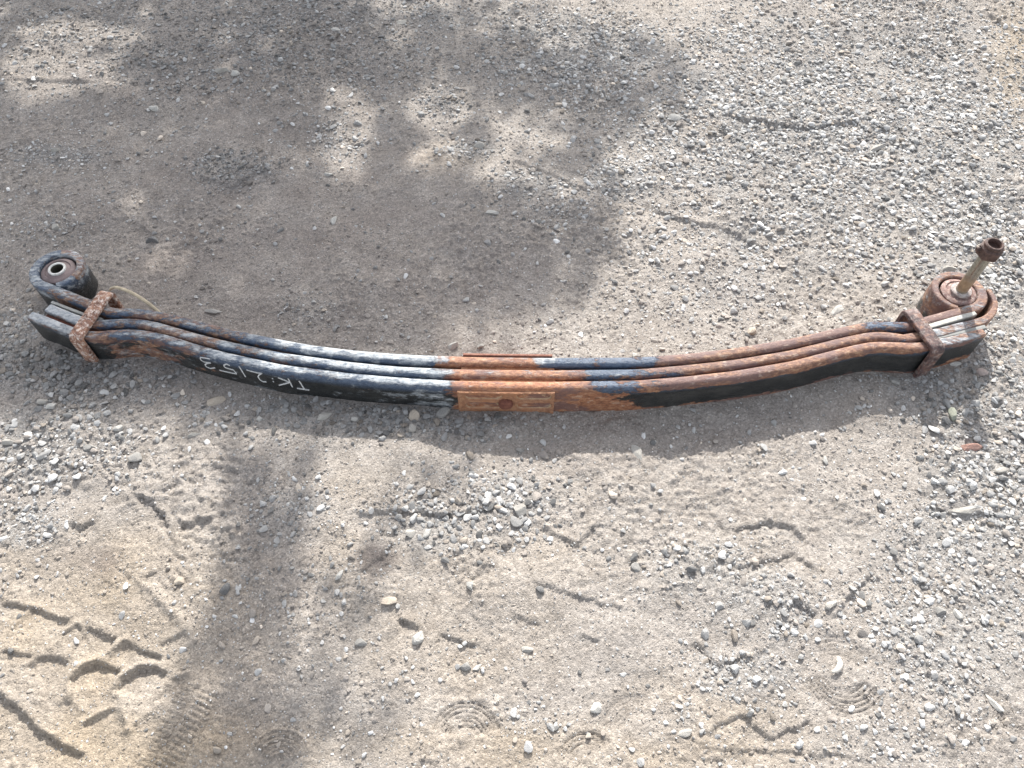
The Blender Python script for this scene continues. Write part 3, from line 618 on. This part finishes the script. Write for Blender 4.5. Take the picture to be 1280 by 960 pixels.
for q in range(len(border)):
    j, i = border[q]; j2, i2 = border[(q + 1) % len(border)]; F.append((j * nx + i, j2 * nx + i2, nb + (q + 1) % len(border), nb + q))
print('POCKET', dep0.min(), dep0.max(), (dep0>.002).mean())
pk = np.concatenate([sstep(.0006, .0019, dep0).reshape(-1), np.zeros(len(border))])
plate = part("centre_plate", V, F, M['plate'], sharp=60, attrs=dict(pocket=pk))
def revolve(prof, c, axis='Z', n=40, hexa=None):
    """prof: list of (radius, height); hexa: set of profile indices drawn as hexagons"""
    V = []; F = []
    for k, (r, h) in enumerate(prof):
        for i in range(n):
            a = 2 * math.pi * i / n; rr = r
            if hexa and k in hexa: rr = r / math.cos(((a + hexa[k]) % (math.pi / 3)) - math.pi / 6)
            x, y = rr * math.cos(a), rr * math.sin(a)
            V.append((c[0] + x, c[1] + y, c[2] + h) if axis == 'Z' else (c[0] + x, c[1] - h, c[2] + y))
    for k in range(len(prof) - 1):
        for i in range(n): a = k * n + i; b = k * n + (i + 1) % n; F.append((a, b, b + n, a + n))
    F.append(tuple(range(n))[::-1]); F.append(tuple(range((len(prof) - 1) * n, len(prof) * n)))
    return V, F
V, F = revolve([(.0135, -.002), (.0135, .0085), (.0122, .0110), (.008, .0120)], (-.0115, f3(-.0115) - .0090, .034), 'Y')
part("centre_bolt", V, F, M['dark'], parent=plate)

# clamps: flat strap bent over the three leaves
def strap_sweep(path, u, wd, t, mat, name, taper=None):
    """path: list of (across, z) along the strap; u: origin + unit vectors"""
    O, A, B = u      # O origin xy, A across direction (back->front), B along the spring
    P = np.array(path); T = np.gradient(P, axis=0); T /= np.hypot(T[:, 0], T[:, 1])[:, None]; N = np.stack([-T[:, 1], T[:, 0]], 1)
    c = .0013; sec = [(-wd / 2 + c, t / 2), (wd / 2 - c, t / 2), (wd / 2, t / 2 - c), (wd / 2, -t / 2 + c), (wd / 2 - c, -t / 2), (-wd / 2 + c, -t / 2), (-wd / 2, -t / 2 + c), (-wd / 2, t / 2 - c)]
    V = []; F = []; n = len(P); ns = len(sec)
    for i in range(n):
        k = 1 if taper is None else taper(i / (n - 1))
        for b, nn in sec:
            a = P[i, 0] + N[i, 0] * nn; z = P[i, 1] + N[i, 1] * nn
            V.append((O[0] + A[0] * a + B[0] * b * k, O[1] + A[1] * a + B[1] * b * k, z))
    for i in range(n - 1):
        for k in range(ns): a = i * ns + k; b = i * ns + (k + 1) % ns; F.append((a, b, b + ns, a + ns))
    F.append(tuple(range(ns))[::-1]); F.append(tuple(range((n - 1) * ns, n * ns)))
    return part(name, V, F, mat, sharp=28)
def clamp_path(length, top, bot, r=.009, n=7):
    P = [(0, bot), (0, bot * .5 + top * .5), (0, top - r)]
    for k in range(1, n): a = math.radians(180 - 90 * k / n); P.append((r + r * math.cos(a), top - r + r * math.sin(a)))
    for f in np.linspace(0, 1, 8): P.append((r + (length - 2 * r) * f, top))
    for k in range(1, n): a = math.radians(90 - 90 * k / n); P.append((length - r + r * math.cos(a), top - r + r * math.sin(a)))
    P += [(length, top - r), (length, bot * .3 + top * .7), (length, bot * .6 + top * .4), (length, bot)]
    return P
def clamp(back, front, mat):
    b = np.array(back); f = np.array(front); A = (f - b); ln = np.hypot(*A); A /= ln; B = np.array((-A[1], A[0]))
    return strap_sweep(clamp_path(ln, ZT + .0055, -.012), (b, A, B), .027, .0085, mat, "clamp")
cl = clamp((-.7925, .996), (-.8195, .8835), M['clamp_l']); tag(cl, "left clamp, pale flaking rust with dark corner")
cr = clamp((.765, .951), (.792, .856), M['clamp_r']); tag(cr, "right clamp, dark brown rust with orange leg")

# shims between the leaf ends
def along(P, t, zt, mat, name, r=.001):
    V, F, _ = sweep(resample(P, .006, 1.2), t, ZB, zt, r=r); return part(name, V, F, mat)
along([(-.902, .981), (-.86, .963), (-.825, .948), (-.790, .937)], .0060, ZT - .006, M['shim'], "shim")
along([(-.905, .951), (-.86, .931), (-.82, .916), (-.79, .909)], .0065, ZT - .012, M['dark'], "shim")
along([(.790, .9145), (.83, .928), (.865, .9395), (.895, .9495)], .0095, ZT - .001, M['shim_pale'], "shim")
along([(.792, .889), (.83, .899), (.87, .909), (.905, .918)], .0085, ZT - .004, M['shim'], "shim")

# bushings
def bushing(c, ztop, mat, nm, inner):
    V, F = revolve([(.0335, ZB), (.0335, ztop - .003), (.031, ztop - .001), (.0255, ztop + .0005), (.024, ztop - .002), (.0215, ztop - .001), (.018, ztop + .001), (.0165, ztop + .001), (.0165, ZB + .01)], (c[0], c[1], 0), n=56)
    b = part(nm, V, F[:-1], mat, sharp=30)
    n = 48; prof = [(.0172, ZB + .02), (.0172, ztop + .0035), (.0165, ztop + .0045), (.0132, ztop + .0045), (inner, ztop + .003), (inner - .0003, ztop - .001), (inner - .0003, ZB + .004)]
    V, F = revolve(prof, (c[0], c[1], 0), n=n)
    s = part("sleeve", V, F[:-2], M['sleeve'], parent=b, sharp=35)
    s.data.materials.append(M['bore'])
    for p in s.data.polygons:
        if p.index >= 4 * n: p.material_index = 1
    return b
bushing(EL, ZT - .001, M['rubber'], "bushing", .0122)
bushing(ER, ZT - .0005, M['bush_r'], "bushing", .0122)

# ------------------------------------------------------------------ pivot bolt standing in the right eye
bolt = bpy.data.objects.new("pivot_bolt", None); COL.objects.link(bolt); bolt.location = (ER[0] + .001, ER[1] - .002, ZT)
tag(bolt, "tall steel pin with rusty nut standing upright in the right eye of the spring", "bolt")
bx, by = bolt.location.x, bolt.location.y
lean = (.00, .0)
def mat_shank():
    m = NT("shank_steel"); v = m.coord('Object'); sp = m.n("ShaderNodeSeparateXYZ"); m.l(v, sp.inputs[0]); n = m.noise(v, 55, 5, 0.6)
    z = m.math('ADD', sp.outputs[2], m.math('MULTIPLY', m.math('SUBTRACT', n, 0.5), 0.03))
    rustz = m.math('MULTIPLY', m.ramp01(z, .076, .090), m.math('SUBTRACT', 1.0, m.ramp01(z, .108, .136)))
    rustc = m.ramp(n, [(0.36, (0.15, 0.085, 0.045)), (0.64, (0.32, 0.215, 0.12))])
    n9 = m.noise(v, 180, 6, 0.75)
    stl = m.ramp(n9, [(0.30, (0.20, 0.185, 0.155)), (0.5, (0.30, 0.285, 0.245)), (0.72, (0.42, 0.405, 0.365))])
    col = m.mix(m.math('MULTIPLY', rustz, 0.85), stl, rustc)
    met = m.math('MULTIPLY', m.math('SUBTRACT', 1.0, rustz), 0.85)
    return m.done(col, 0.24, m.bump(n, 0.2, 0.001), met)
V, F = revolve([(.0110, -.004), (.0113, .085), (.0113, .19), (.0108, .194)], (bx, by, 0), n=36); part("shank", V, F, mat_shank(), parent=bolt)
zt = .178
V, F = revolve([(.0120, zt), (.0180, zt + .001), (.0198, zt + .005), (.0190, zt + .020), (.0168, zt + .0225), (.0168, zt + .0285), (.0150, zt + .030), (.0128, zt + .0300), (.0120, zt + .0285), (.0116, zt + .020)], (bx, by, 0), n=48, hexa={1: .3, 2: .3, 3: .3})
nut = part("nut", V, F, M['nut'], parent=bolt, sharp=30)
V, F = revolve([(.004, 0), (.0048, .001), (.0048, .006), (.0035, .008)], (0, 0, 0), n=12)
V = [(bx - .0172 - h, by + y * 1.1 + .002, zt + .012 + x * 1.3) for x, y, h in V]; part("locking_tab", V, F, M['nut'], parent=bolt)
# washer ring of bright metal round the foot of the pin
V, F = revolve([(.0123, ZT + .002), (.0195, ZT + .002), (.0195, ZT + .0050), (.0185, ZT + .0058), (.0123, ZT + .0058)], (bx, by, 0), n=48); part("washer", V, F, M['washer'], parent=bolt)

# ------------------------------------------------------------------ yellowed plastic strap tucked behind the left clamp
pts = [(-.797, .1), (-.785, 1.012, .078), (-.772, 1.006, .081), (-.755, 1.000, .081), (-.735, .990, .078), (-.715, .979, .072), (-.698, .968, .063), (-.684, .957, .052), (-.676, .950, .040)]
pts = np.array([(-.797, 1.010, .070)] + pts[1:])
V = []; F = []
tt = np.linspace(0, len(pts) - 1, 40); Q = np.stack([np.interp(tt, range(len(pts)), pts[:, k]) for k in range(3)], 1)
for c in range(3):
    q = np.concatenate([[Q[0, c]] * 3, Q[:, c], [Q[-1, c]] * 3]); Q[:, c] = np.convolve(q, np.ones(7) / 7, 'valid')
for i, p in enumerate(Q):
    T = Vector(Q[min(i + 1, len(Q) - 1)] - Q[max(i - 1, 0)]).normalized(); S = T.cross(Vector((0, 0, 1))).normalized(); U = S.cross(T)
    for a in range(10):
        an = 2 * math.pi * a / 10; d = S * (.0036 * math.cos(an)) + U * (.0022 * math.sin(an)); V.append(tuple(Vector(p) + d))
for i in range(len(Q) - 1):
    for a in range(10): b = (a + 1) % 10; F.append((i * 10 + a, i * 10 + b, (i + 1) * 10 + b, (i + 1) * 10 + a))
F.append(tuple(range(10))[::-1]); F.append(tuple(range((len(Q) - 1) * 10, len(Q) * 10)))
so = obj_from("plastic_strap", V, F, M['strap'], None, True); fix_normals(so)
tag(so, "short arched yellowish plastic strip tucked behind the left clamp", "strap")

# ------------------------------------------------------------------ tree behind the picture: its crown throws the dappled shade
SHADE = [(-420, -260), (520, -200), (545, -20), (575, 30), (650, 62), (690, 75), (700, 140), (735, 190), (742, 225), (755, 300), (715, 355), (655, 402), (600, 426), (500, 446), (345, 452), (315, 500), (300, 545), (240, 528), (100, 522), (60, 508), (0, 494), (-300, 500)]
TONGUE = [(285, 570), (400, 570), (385, 640), (378, 720), (352, 800), (372, 860), (390, 990), (150, 1010), (228, 835), (272, 705), (285, 630)]
def inpoly(x, y, P):
    c = np.zeros(x.shape, bool); n = len(P)
    for i in range(n):
        (x0, y0), (x1, y1) = P[i], P[(i + 1) % n]
        if y0 == y1: continue
        c ^= ((y0 > y) != (y1 > y)) & (x < (x1 - x0) * (y - y0) / (y1 - y0) + x0)
    return c
GAPS = [(95, 50, 85, 20, 1), (70, 95, 78, 32, 1), (150, 116, 34, 16, .9), (430, 165, 38, 58, .9), (548, 135, 48, 28, .95), (545, 195, 40, 28, .95), (665, 165, 60, 34, 1), (632, 217, 44, 28, .9), (690, 238, 44, 22, .9), (575, 335, 36, 18, .6), (350, 312, 36, 14, .5), (600, 405, 40, 22, .6), (500, 8, 60, 22, .8), (605, 20, 60, 30, .6)]
EXTRA = [(745, 115, 105, 55, .42), (800, 90, 50, 40, .25), (700, 310, 60, 60, .3), (560, 430, 90, 20, .3), (480, 690, 22, 50, .32), (438, 830, 26, 110, .42), (545, 610, 40, 14, .35), (620, 20, 60, 20, .2)]
rg = np.random.default_rng(5); N = 60000
X = rg.uniform(-2.6, .95, N); Y = rg.uniform(.05, 3.3, N); px, py = pr(X, Y)
jx = px + rg.normal(0, 20, N); jy = py + rg.normal(0, 11, N)
prob = inpoly(jx, jy, SHADE) * np.clip(.66 + .66 * fbm(px / 60, py / 45, 3, 2), 0, 1)
for cx, cy, rx, ry, v in GAPS: prob = prob * (1 - v * ((((px - cx) / rx) ** 2 + ((py - cy) / ry) ** 2) < 1))
prob = np.maximum(prob, inpoly(px, py, TONGUE) * .62)
for cx, cy, rx, ry, v in EXTRA: prob = np.maximum(prob, v * ((((jx - cx) / rx) ** 2 + ((jy - cy) / ry) ** 2) < 1))
for k in range(90):     # small holes between the leaves
    cx = rg.uniform(-20, 760); cy = rg.uniform(0, 470) if k < 66 else rg.uniform(560, 950); rr = rg.uniform(9, 19)
    prob = prob * (1 - rg.uniform(.4, 1.0) * ((((px - cx) / rr) ** 2 + ((py - cy) / (rr * .75)) ** 2) < 1))
keep = rg.random(N) < prob; X = X[keep]; Y = Y[keep]
V = []; F = []
for x, y in zip(X, Y):
    t = rg.uniform(3.0, 5.6); c = Vector((x, y, 0)) + SUN * t
    d = Vector((rg.normal(), rg.normal(), rg.normal() * .6)).normalized(); n = Vector((rg.normal(), rg.normal(), rg.normal() + .8)).normalized(); s = d.cross(n).normalized(); n = s.cross(d)
    L = rg.uniform(.022, .034); W = L * rg.uniform(.5, .62); b = len(V)
    V += [tuple(c - d * L), tuple(c + s * W - d * L * .1 + n * .004), tuple(c + d * L), tuple(c - s * W - d * L * .1 + n * .004)]; F += [(b, b + 1, b + 2), (b, b + 2, b + 3)]
tree = bpy.data.objects.new("leafy_tree", None); COL.objects.link(tree); tree.location = (-2.5, 4.6, 0)
tag(tree, "leafy tree beyond the top edge of the picture shading the gravel", "tree")
crown = part("crown", V, F, M['leaf'], smooth=False, parent=tree, recalc=False)
def limb(pts, r0, r1, n=9):
    V = []; F = []
    for i, p in enumerate(pts):
        p = Vector(p); T = (Vector(pts[min(i + 1, len(pts) - 1)]) - Vector(pts[max(i - 1, 0)])).normalized(); S = T.orthogonal().normalized(); U = T.cross(S); r = r0 + (r1 - r0) * i / (len(pts) - 1)
        for a in range(n): an = 2 * math.pi * a / n; V.append(tuple(p + (S * math.cos(an) + U * math.sin(an)) * r))
    for i in range(len(pts) - 1):
        for a in range(n): F.append((i * n + a, i * n + (a + 1) % n, (i + 1) * n + (a + 1) % n, (i + 1) * n + a))
    return V, F
V = []; F = []
for pts, r0, r1 in [([(-2.5, 4.6, -.1), (-2.46, 4.6, .8), (-2.5, 4.65, 1.6), (-2.4, 4.7, 2.4), (-2.2, 4.8, 3.0)], .13, .05), ([(-2.48, 4.62, 1.5), (-2.0, 4.75, 2.0), (-1.3, 4.95, 2.35), (-.5, 5.1, 2.6)], .06, .015), ([(-2.4, 4.7, 2.3), (-1.8, 5.2, 2.7), (-1.0, 5.6, 2.9)], .05, .012),
                    ([(-1.6, 4.85, 2.2), (-1.1, 4.4, 2.25), (-.6, 4.0, 2.3)], .03, .01)]:
    a, b = limb(pts, r0, r1); k0 = len(V); V += a; F += [tuple(i + k0 for i in f) for f in b]
part("trunk", V, F, M['bark'], parent=tree)

# ------------------------------------------------------------------ single stones worth pointing at
WH, PA, GR, DK, BE, RD = (.47, .455, .42), (.385, .365, .33), (.29, .28, .262), (.17, .168, .165), (.44, .38, .31), (.36, .215, .175)
# px, py, radius px, colour, height ratio, long/short, turn, label
STONES = [
 (282, 736, 8, DK, .8, 1.0, 70, "dark grey upright stone alone in the left shadow tongue"),
 (582, 831, 9, GR, .8, 1.1, 20, "rounded grey stone in a small hollow above the ringed bootprint"),
 (523, 798, 9, WH, .8, 1.3, 60, "chunky white stone beside a short crack left of the hollow stone"),
 (596, 834, 6, WH, .5, 1.4, 20, "small flat white stone just right of the hollow stone"),
 (588, 734, 7, WH, .9, 1.0, 0, "bright white lump alone right of the dark soil patch"),
 (535, 668, 8, WH, .7, 1.2, 50, "long white stone in the gravel below the spring's left half"),
 (513, 668, 8, PA, .7, 1.1, 10, "round pale grey stone beside the long white one"),
 (425, 722, 6, WH, .6, 1.4, 60, "white oval stone between the two shadow tongues"),
 (452, 802, 8, GR, .6, 1.2, 0, "dull grey stone in the right shadow tongue"),
 (488, 753, 9, BE, .45, 1.4, 10, "flat beige slab below the dark soil patch"),
 (407, 525, 8, PA, .6, 1.3, 20, "pale angular stone in the shadow under the writing"),
 (326, 526, 5, WH, .8, 1.0, 0, "small white stone in the shadow left of the angular pale one"),
 (272, 504, 10, BE, .4, 1.5, 25, "flat tan slab lying below the chalked figure three"),
 (520, 524, 9, BE, .8, 1.0, 0, "round beige stone in the heap before the rusty centre"),
 (517, 541, 7, PA, .8, 1.1, 80, "pale upright stone below the round beige one"),
 (445, 529, 5, WH, .8, 1.0, 0, "small white stone at the left of the dark gravel heap"),
 (554, 519, 9, GR, .8, 1.2, 40, "big grey stone against the spring left of the centre plate"),
 (796, 566, 11, PA, .4, 1.3, 100, "pale upright flake in the shadow right of the centre"),
 (649, 640, 10, PA, .7, 1.2, 10, "large pale lump left at the gravel clump below the centre"),
 (650, 562, 6, GR, .7, 1.2, 0, "grey stone in the shadow straight below the centre plate"),
 (793, 710, 8, GR, .8, 1.1, 30, "grey stone beside a hollow in the middle of the lower right"),
 (861, 713, 8, DK, .8, 1.1, 0, "dark stone with a black gap right of the grey hollow stone"),
 (1031, 574, 6, WH, .6, 1.2, 90, "white stone just below the shadow's edge on the right"),
 (1212, 557, 11, RD, .6, 1.6, 10, "reddish brown stone below the right end of the spring"),
 (1190, 515, 8, (.30, .31, .25), .7, 1.5, 85, "olive grey oblong stone in the right end's shadow"),
 (1227, 463, 9, (.40, .33, .30), .6, 1.5, 150, "pinkish flat stone beside the right tip of the front leaf"),
 (1194, 454, 6, WH, .5, 1.4, 0, "clean white stone under the right clamp"),
 (1115, 476, 8, GR, .6, 1.3, 150, "grey stone in the shadow by the right clamp's leg"),
 (1205, 634, 12, PA, .4, 1.5, 0, "broad flat stone at the right below the reddish one"),
 (1252, 586, 9, PA, .6, 1.2, 20, "pale rounded stone near the right border"),
 (745, 884, 9, WH, .6, 1.1, 0, "white lump alone in the bare soil of the lower middle"),
 (852, 916, 9, PA, .5, 1.6, 10, "pale oblong stone in the small gravel nest at the bottom"),
 (980, 880, 5, WH, .7, 1.1, 0, "tiny white stone above the zigzag tyre mark"),
 (1197, 767, 8, WH, .7, 1.2, 100, "white pointed stone in the fine gravel on the lower right"),
 (1175, 762, 7, GR, .7, 1.2, 0, "grey stone left of the white pointed one"),
 (1241, 880, 10, WH, .4, 1.7, 120, "long white flake near the lower right corner"),
 (1037, 756, 9, PA, .6, 1.5, 30, "pale slanting stone at the foot of the little gravel ridge"),
 (675, 740, 6, DK, .9, 1.0, 0, "dark pebble at the start of a long crack"),
 (659, 812, 7, PA, .6, 1.2, 0, "pale pebble right of the hollow stone across bare soil"),
 (172, 572, 10, GR, .5, 1.4, 20, "grey slab with a dark shadow in the left gravel"),
 (12, 551, 9, PA, .6, 1.4, 0, "pale oval stone at the left border"),
 (67, 509, 8, WH, .4, 1.7, 10, "white flat stone on the edge of the shadow at the left"),
 (55, 502, 7, PA, .7, 1.1, 0, "pale stone just above the white flat one"),
 (115, 560, 8, GR, .7, 1.2, 0, "grey stone between the white flat one and the slab"),
 (150, 536, 6, WH, .6, 1.3, 0, "white stone just below the left shadow edge"),
 (244, 545, 7, PA, .6, 1.2, 0, "pale stone on the shadow edge above the curved crack"),
 (225, 725, 8, BE, .7, 1.2, 30, "beige block on the big bootprint's right edge"),
 (108, 434, 6, GR, .8, 1.2, 0, "grey pebble against the left end under the clamp"),
 (841, 149, 9, WH, .4, 1.5, 0, "flat white stone at the corner of the upper shade"),
 (1097, 181, 9, PA, .6, 1.3, 20, "pale stone standing out in the upper right gravel"),
 (979, 99, 6, WH, .6, 1.0, 0, "bright white stone high in the right gravel"),
 (1187, 336, 8, PA, .8, 1.2, 0, "grey stone behind the upright pin's foot"),
 (1047, 385, 11, WH, .4, 1.4, 30, "flat white stone behind the right kink of the spring"),
 (940, 413, 8, BE, .5, 1.4, 20, "tan stone close behind the right half of the spring"),
 (190, 297, 9, DK, .8, 1.0, 0, "dark round stone in the shade right of the left eye"),
 (73, 287, 7, PA, .7, 1.2, 0, "pale stone in the shade above the left eye"),
 (410, 216, 6, WH, .6, 1.3, 0, "white oval stone in the shade below the left sun fleck"),
 (417, 274, 7, WH, .5, 1.6, 80, "white upright chip in the shade behind the spring"),
 (267, 388, 8, GR, .5, 1.6, 0, "flat grey stone behind the left half of the spring"),
 (567, 432, 8, WH, .7, 1.2, 20, "white chunk touching the spring behind the rusty centre"),
 (601, 433, 6, PA, .5, 1.5, 20, "pale chip behind the back plate"),
 (795, 443, 6, WH, .6, 1.1, 0, "white stone peeping over the spring right of centre"),
 (600, 186, 8, PA, .7, 1.1, 0, "pale stone at the right end of the little gravel row"),
 (614, 268, 8, WH, .5, 1.4, 0, "white flat stone in the shade above the centre"),
 (72, 190, 6, PA, .9, 1.0, 0, "square pale stone at the far left in the shade"),
 (195, 138, 6, WH, .6, 1.2, 0, "pale stone under the upper left sun patch"),
 (280, 93, 7, PA, .7, 1.2, 0, "pale grey stone right of the upper left sun patch"),
 (296, 97, 6, WH, .7, 1.2, 0, "white stone paired with the pale grey one at the upper left"),
 (420, 41, 6, WH, .6, 1.2, 0, "white stone in the shade near the top edge"),
 (501, 31, 7, PA, .5, 1.5, 0, "pale stone near the top edge right of the middle shade"),
]
for i, (px, py, rp, c, fl, el, tn, lab) in enumerate(STONES):
    X, Y = gp(px, py); mm = (Y * CP + CAM_H * SP) / FPX; r = rp * mm * .94
    me = stone_mesh("stone", 100 + i, 3, 10 + i % 6, fl, None)
    key = "single_stone_%02d%02d%02d" % tuple(int(q * 99) for q in c)
    mt = bpy.data.materials.get(key) or mat_stone(key, (*c, 1.0)); me.materials.append(mt)
    o = bpy.data.objects.new("stone", me); COL.objects.link(o)
    z = float(hgt(X, Y)); o.scale = (r * el ** .5, r / el ** .5, r); o.rotation_euler = (R(random.uniform(-10, 10)), R(random.uniform(-10, 10)), R(tn))
    o.location = (X, Y - r * .25, z + r * fl * .20); tag(o, lab, "stone"); STONE_SPOTS.append((X, Y, r * .9))
# curled pale chip on the bootprint at the lower right
V = []; F = []
for i in range(15):
    a = math.radians(200 + 115 * i / 14); rr = .016; wd = .0042 * math.sin(math.pi * (i + .6) / 15.2) + .0006
    for k in range(5):
        b = math.radians(-60 + 30 * k); q = rr + wd * math.sin(b); V.append((q * math.cos(a), q * math.sin(a), .003 + wd * math.cos(b)))
for i in range(14):
    for k in range(4): p = i * 5 + k; F.append((p, p + 5, p + 6, p + 1))
o = obj_from("curled_chip", V, F, mat_plain("pale_chip", (.62, .57, .50), .7), None, True); X, Y = gp(1034, 828)
md = o.modifiers.new("thick", 'SOLIDIFY'); md.thickness = .001
o.location = (X, Y, float(hgt(X, Y)) + .001); o.rotation_euler = (0, 0, R(70)); tag(o, "curled pale chip lying on the ringed bootprint at the lower right", "chip")

# ------------------------------------------------------------------ gravel object
def build_gravel():
    X, Y, S = GXs, GYs, GSs
    ok = np.ones(len(X), bool)
    # nothing grows through the steel: keep clear of the leaf pack and the eyes
    for P, r in ((sm, .014), (m2, .014), (P3, .014)):
        yc = np.interp(X, P[:, 0], P[:, 1]); ok &= ~((np.abs(Y - yc) < r + S) & (X > P[0, 0] - .02) & (X < P[-1, 0] + .02))
    for c in (EL, ER): ok &= np.hypot(X - c[0], Y - c[1]) > .058 + S
    for sx, sy, r in STONE_SPOTS: ok &= np.hypot(X - sx, Y - sy) > (r + S) * .85
    X, Y, S = X[ok], Y[ok], S[ok]; n = len(X); rgn = np.random.default_rng(9)
    Z = hgt(X, Y) + S * rgn.uniform(-.05, .42, n)
    me = bpy.data.meshes.new("gravel"); me.vertices.add(n); me.vertices.foreach_set('co', np.stack([X, Y, Z], 1).astype(np.float32).ravel())
    a = me.attributes.new('scl', 'FLOAT', 'POINT'); a.data.foreach_set('value', S.astype(np.float32))
    rot = np.stack([rgn.normal(0, .22, n), rgn.normal(0, .22, n), rgn.uniform(0, 6.283, n)], 1).astype(np.float32)
    a = me.attributes.new('rot', 'FLOAT_VECTOR', 'POINT'); a.data.foreach_set('vector', rot.ravel())
    px, py = pr(X, Y); g = np.clip(gmod(X, Y, px, py), 0, 1); u = rgn.random(n)
    val = np.interp(u, [0, .12, .45, .8, .95, 1], [.13, .26, .39, .52, .66, .84])
    soilish = rgn.random(n) < np.interp(S, [.001, .003, .006], [.62, .66, .30]) * (1 - .75 * g)
    tint = np.stack([val * 1.015, val, val * .97, np.ones(n)], 1)
    br = rgn.random(n) < .10; tint[br, :3] *= np.array((1.04, .92, .80))
    sv = rgn.uniform(.27, .42, n)[:, None] * np.array((1.0, .90, .81)); tint[soilish, :3] = sv[soilish]
    wm = np.clip(ell(px, py, WARM), 0, 1)[:, None] * soilish[:, None]; tint[:, :3] *= 1 - wm * np.array((.0, .05, .16))
    tint[:, :3] *= 1 - .48 * np.clip(ell(px, py, DARKROCK_SHADE), 0, 1)[:, None]
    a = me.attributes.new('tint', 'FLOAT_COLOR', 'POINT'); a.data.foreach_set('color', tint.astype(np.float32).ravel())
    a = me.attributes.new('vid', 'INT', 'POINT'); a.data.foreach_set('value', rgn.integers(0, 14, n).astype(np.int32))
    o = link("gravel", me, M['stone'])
    o['kind'] = 'stuff'
    ng = bpy.data.node_groups.new("gravel_points", 'GeometryNodeTree')
    ng.interface.new_socket("Geometry", in_out='INPUT', socket_type='NodeSocketGeometry'); ng.interface.new_socket("Geometry", in_out='OUTPUT', socket_type='NodeSocketGeometry')
    N = ng.nodes; Lk = ng.links; gi = N.new('NodeGroupInput'); go = N.new('NodeGroupOutput'); ip = N.new('GeometryNodeInstanceOnPoints'); ci = N.new('GeometryNodeCollectionInfo')
    ci.inputs['Collection'].default_value = stones_lib; ci.inputs['Separate Children'].default_value = True; ci.inputs['Reset Children'].default_value = True
    def at(nm, ty):
        q = N.new('GeometryNodeInputNamedAttribute'); q.data_type = ty; q.inputs['Name'].default_value = nm; return q.outputs['Attribute']
    Lk.new(gi.outputs[0], ip.inputs['Points']); Lk.new(ci.outputs[0], ip.inputs['Instance']); ip.inputs['Pick Instance'].default_value = True
    Lk.new(at('vid', 'INT'), ip.inputs['Instance Index'])
    e2r = N.new('FunctionNodeEulerToRotation'); Lk.new(at('rot', 'FLOAT_VECTOR'), e2r.inputs[0]); Lk.new(e2r.outputs[0], ip.inputs['Rotation'])
    Lk.new(at('scl', 'FLOAT'), ip.inputs['Scale']); Lk.new(ip.outputs[0], go.inputs[0])
    md = o.modifiers.new("scatter", 'NODES'); md.node_group = ng
    print("gravel stones:", n)
build_gravel()
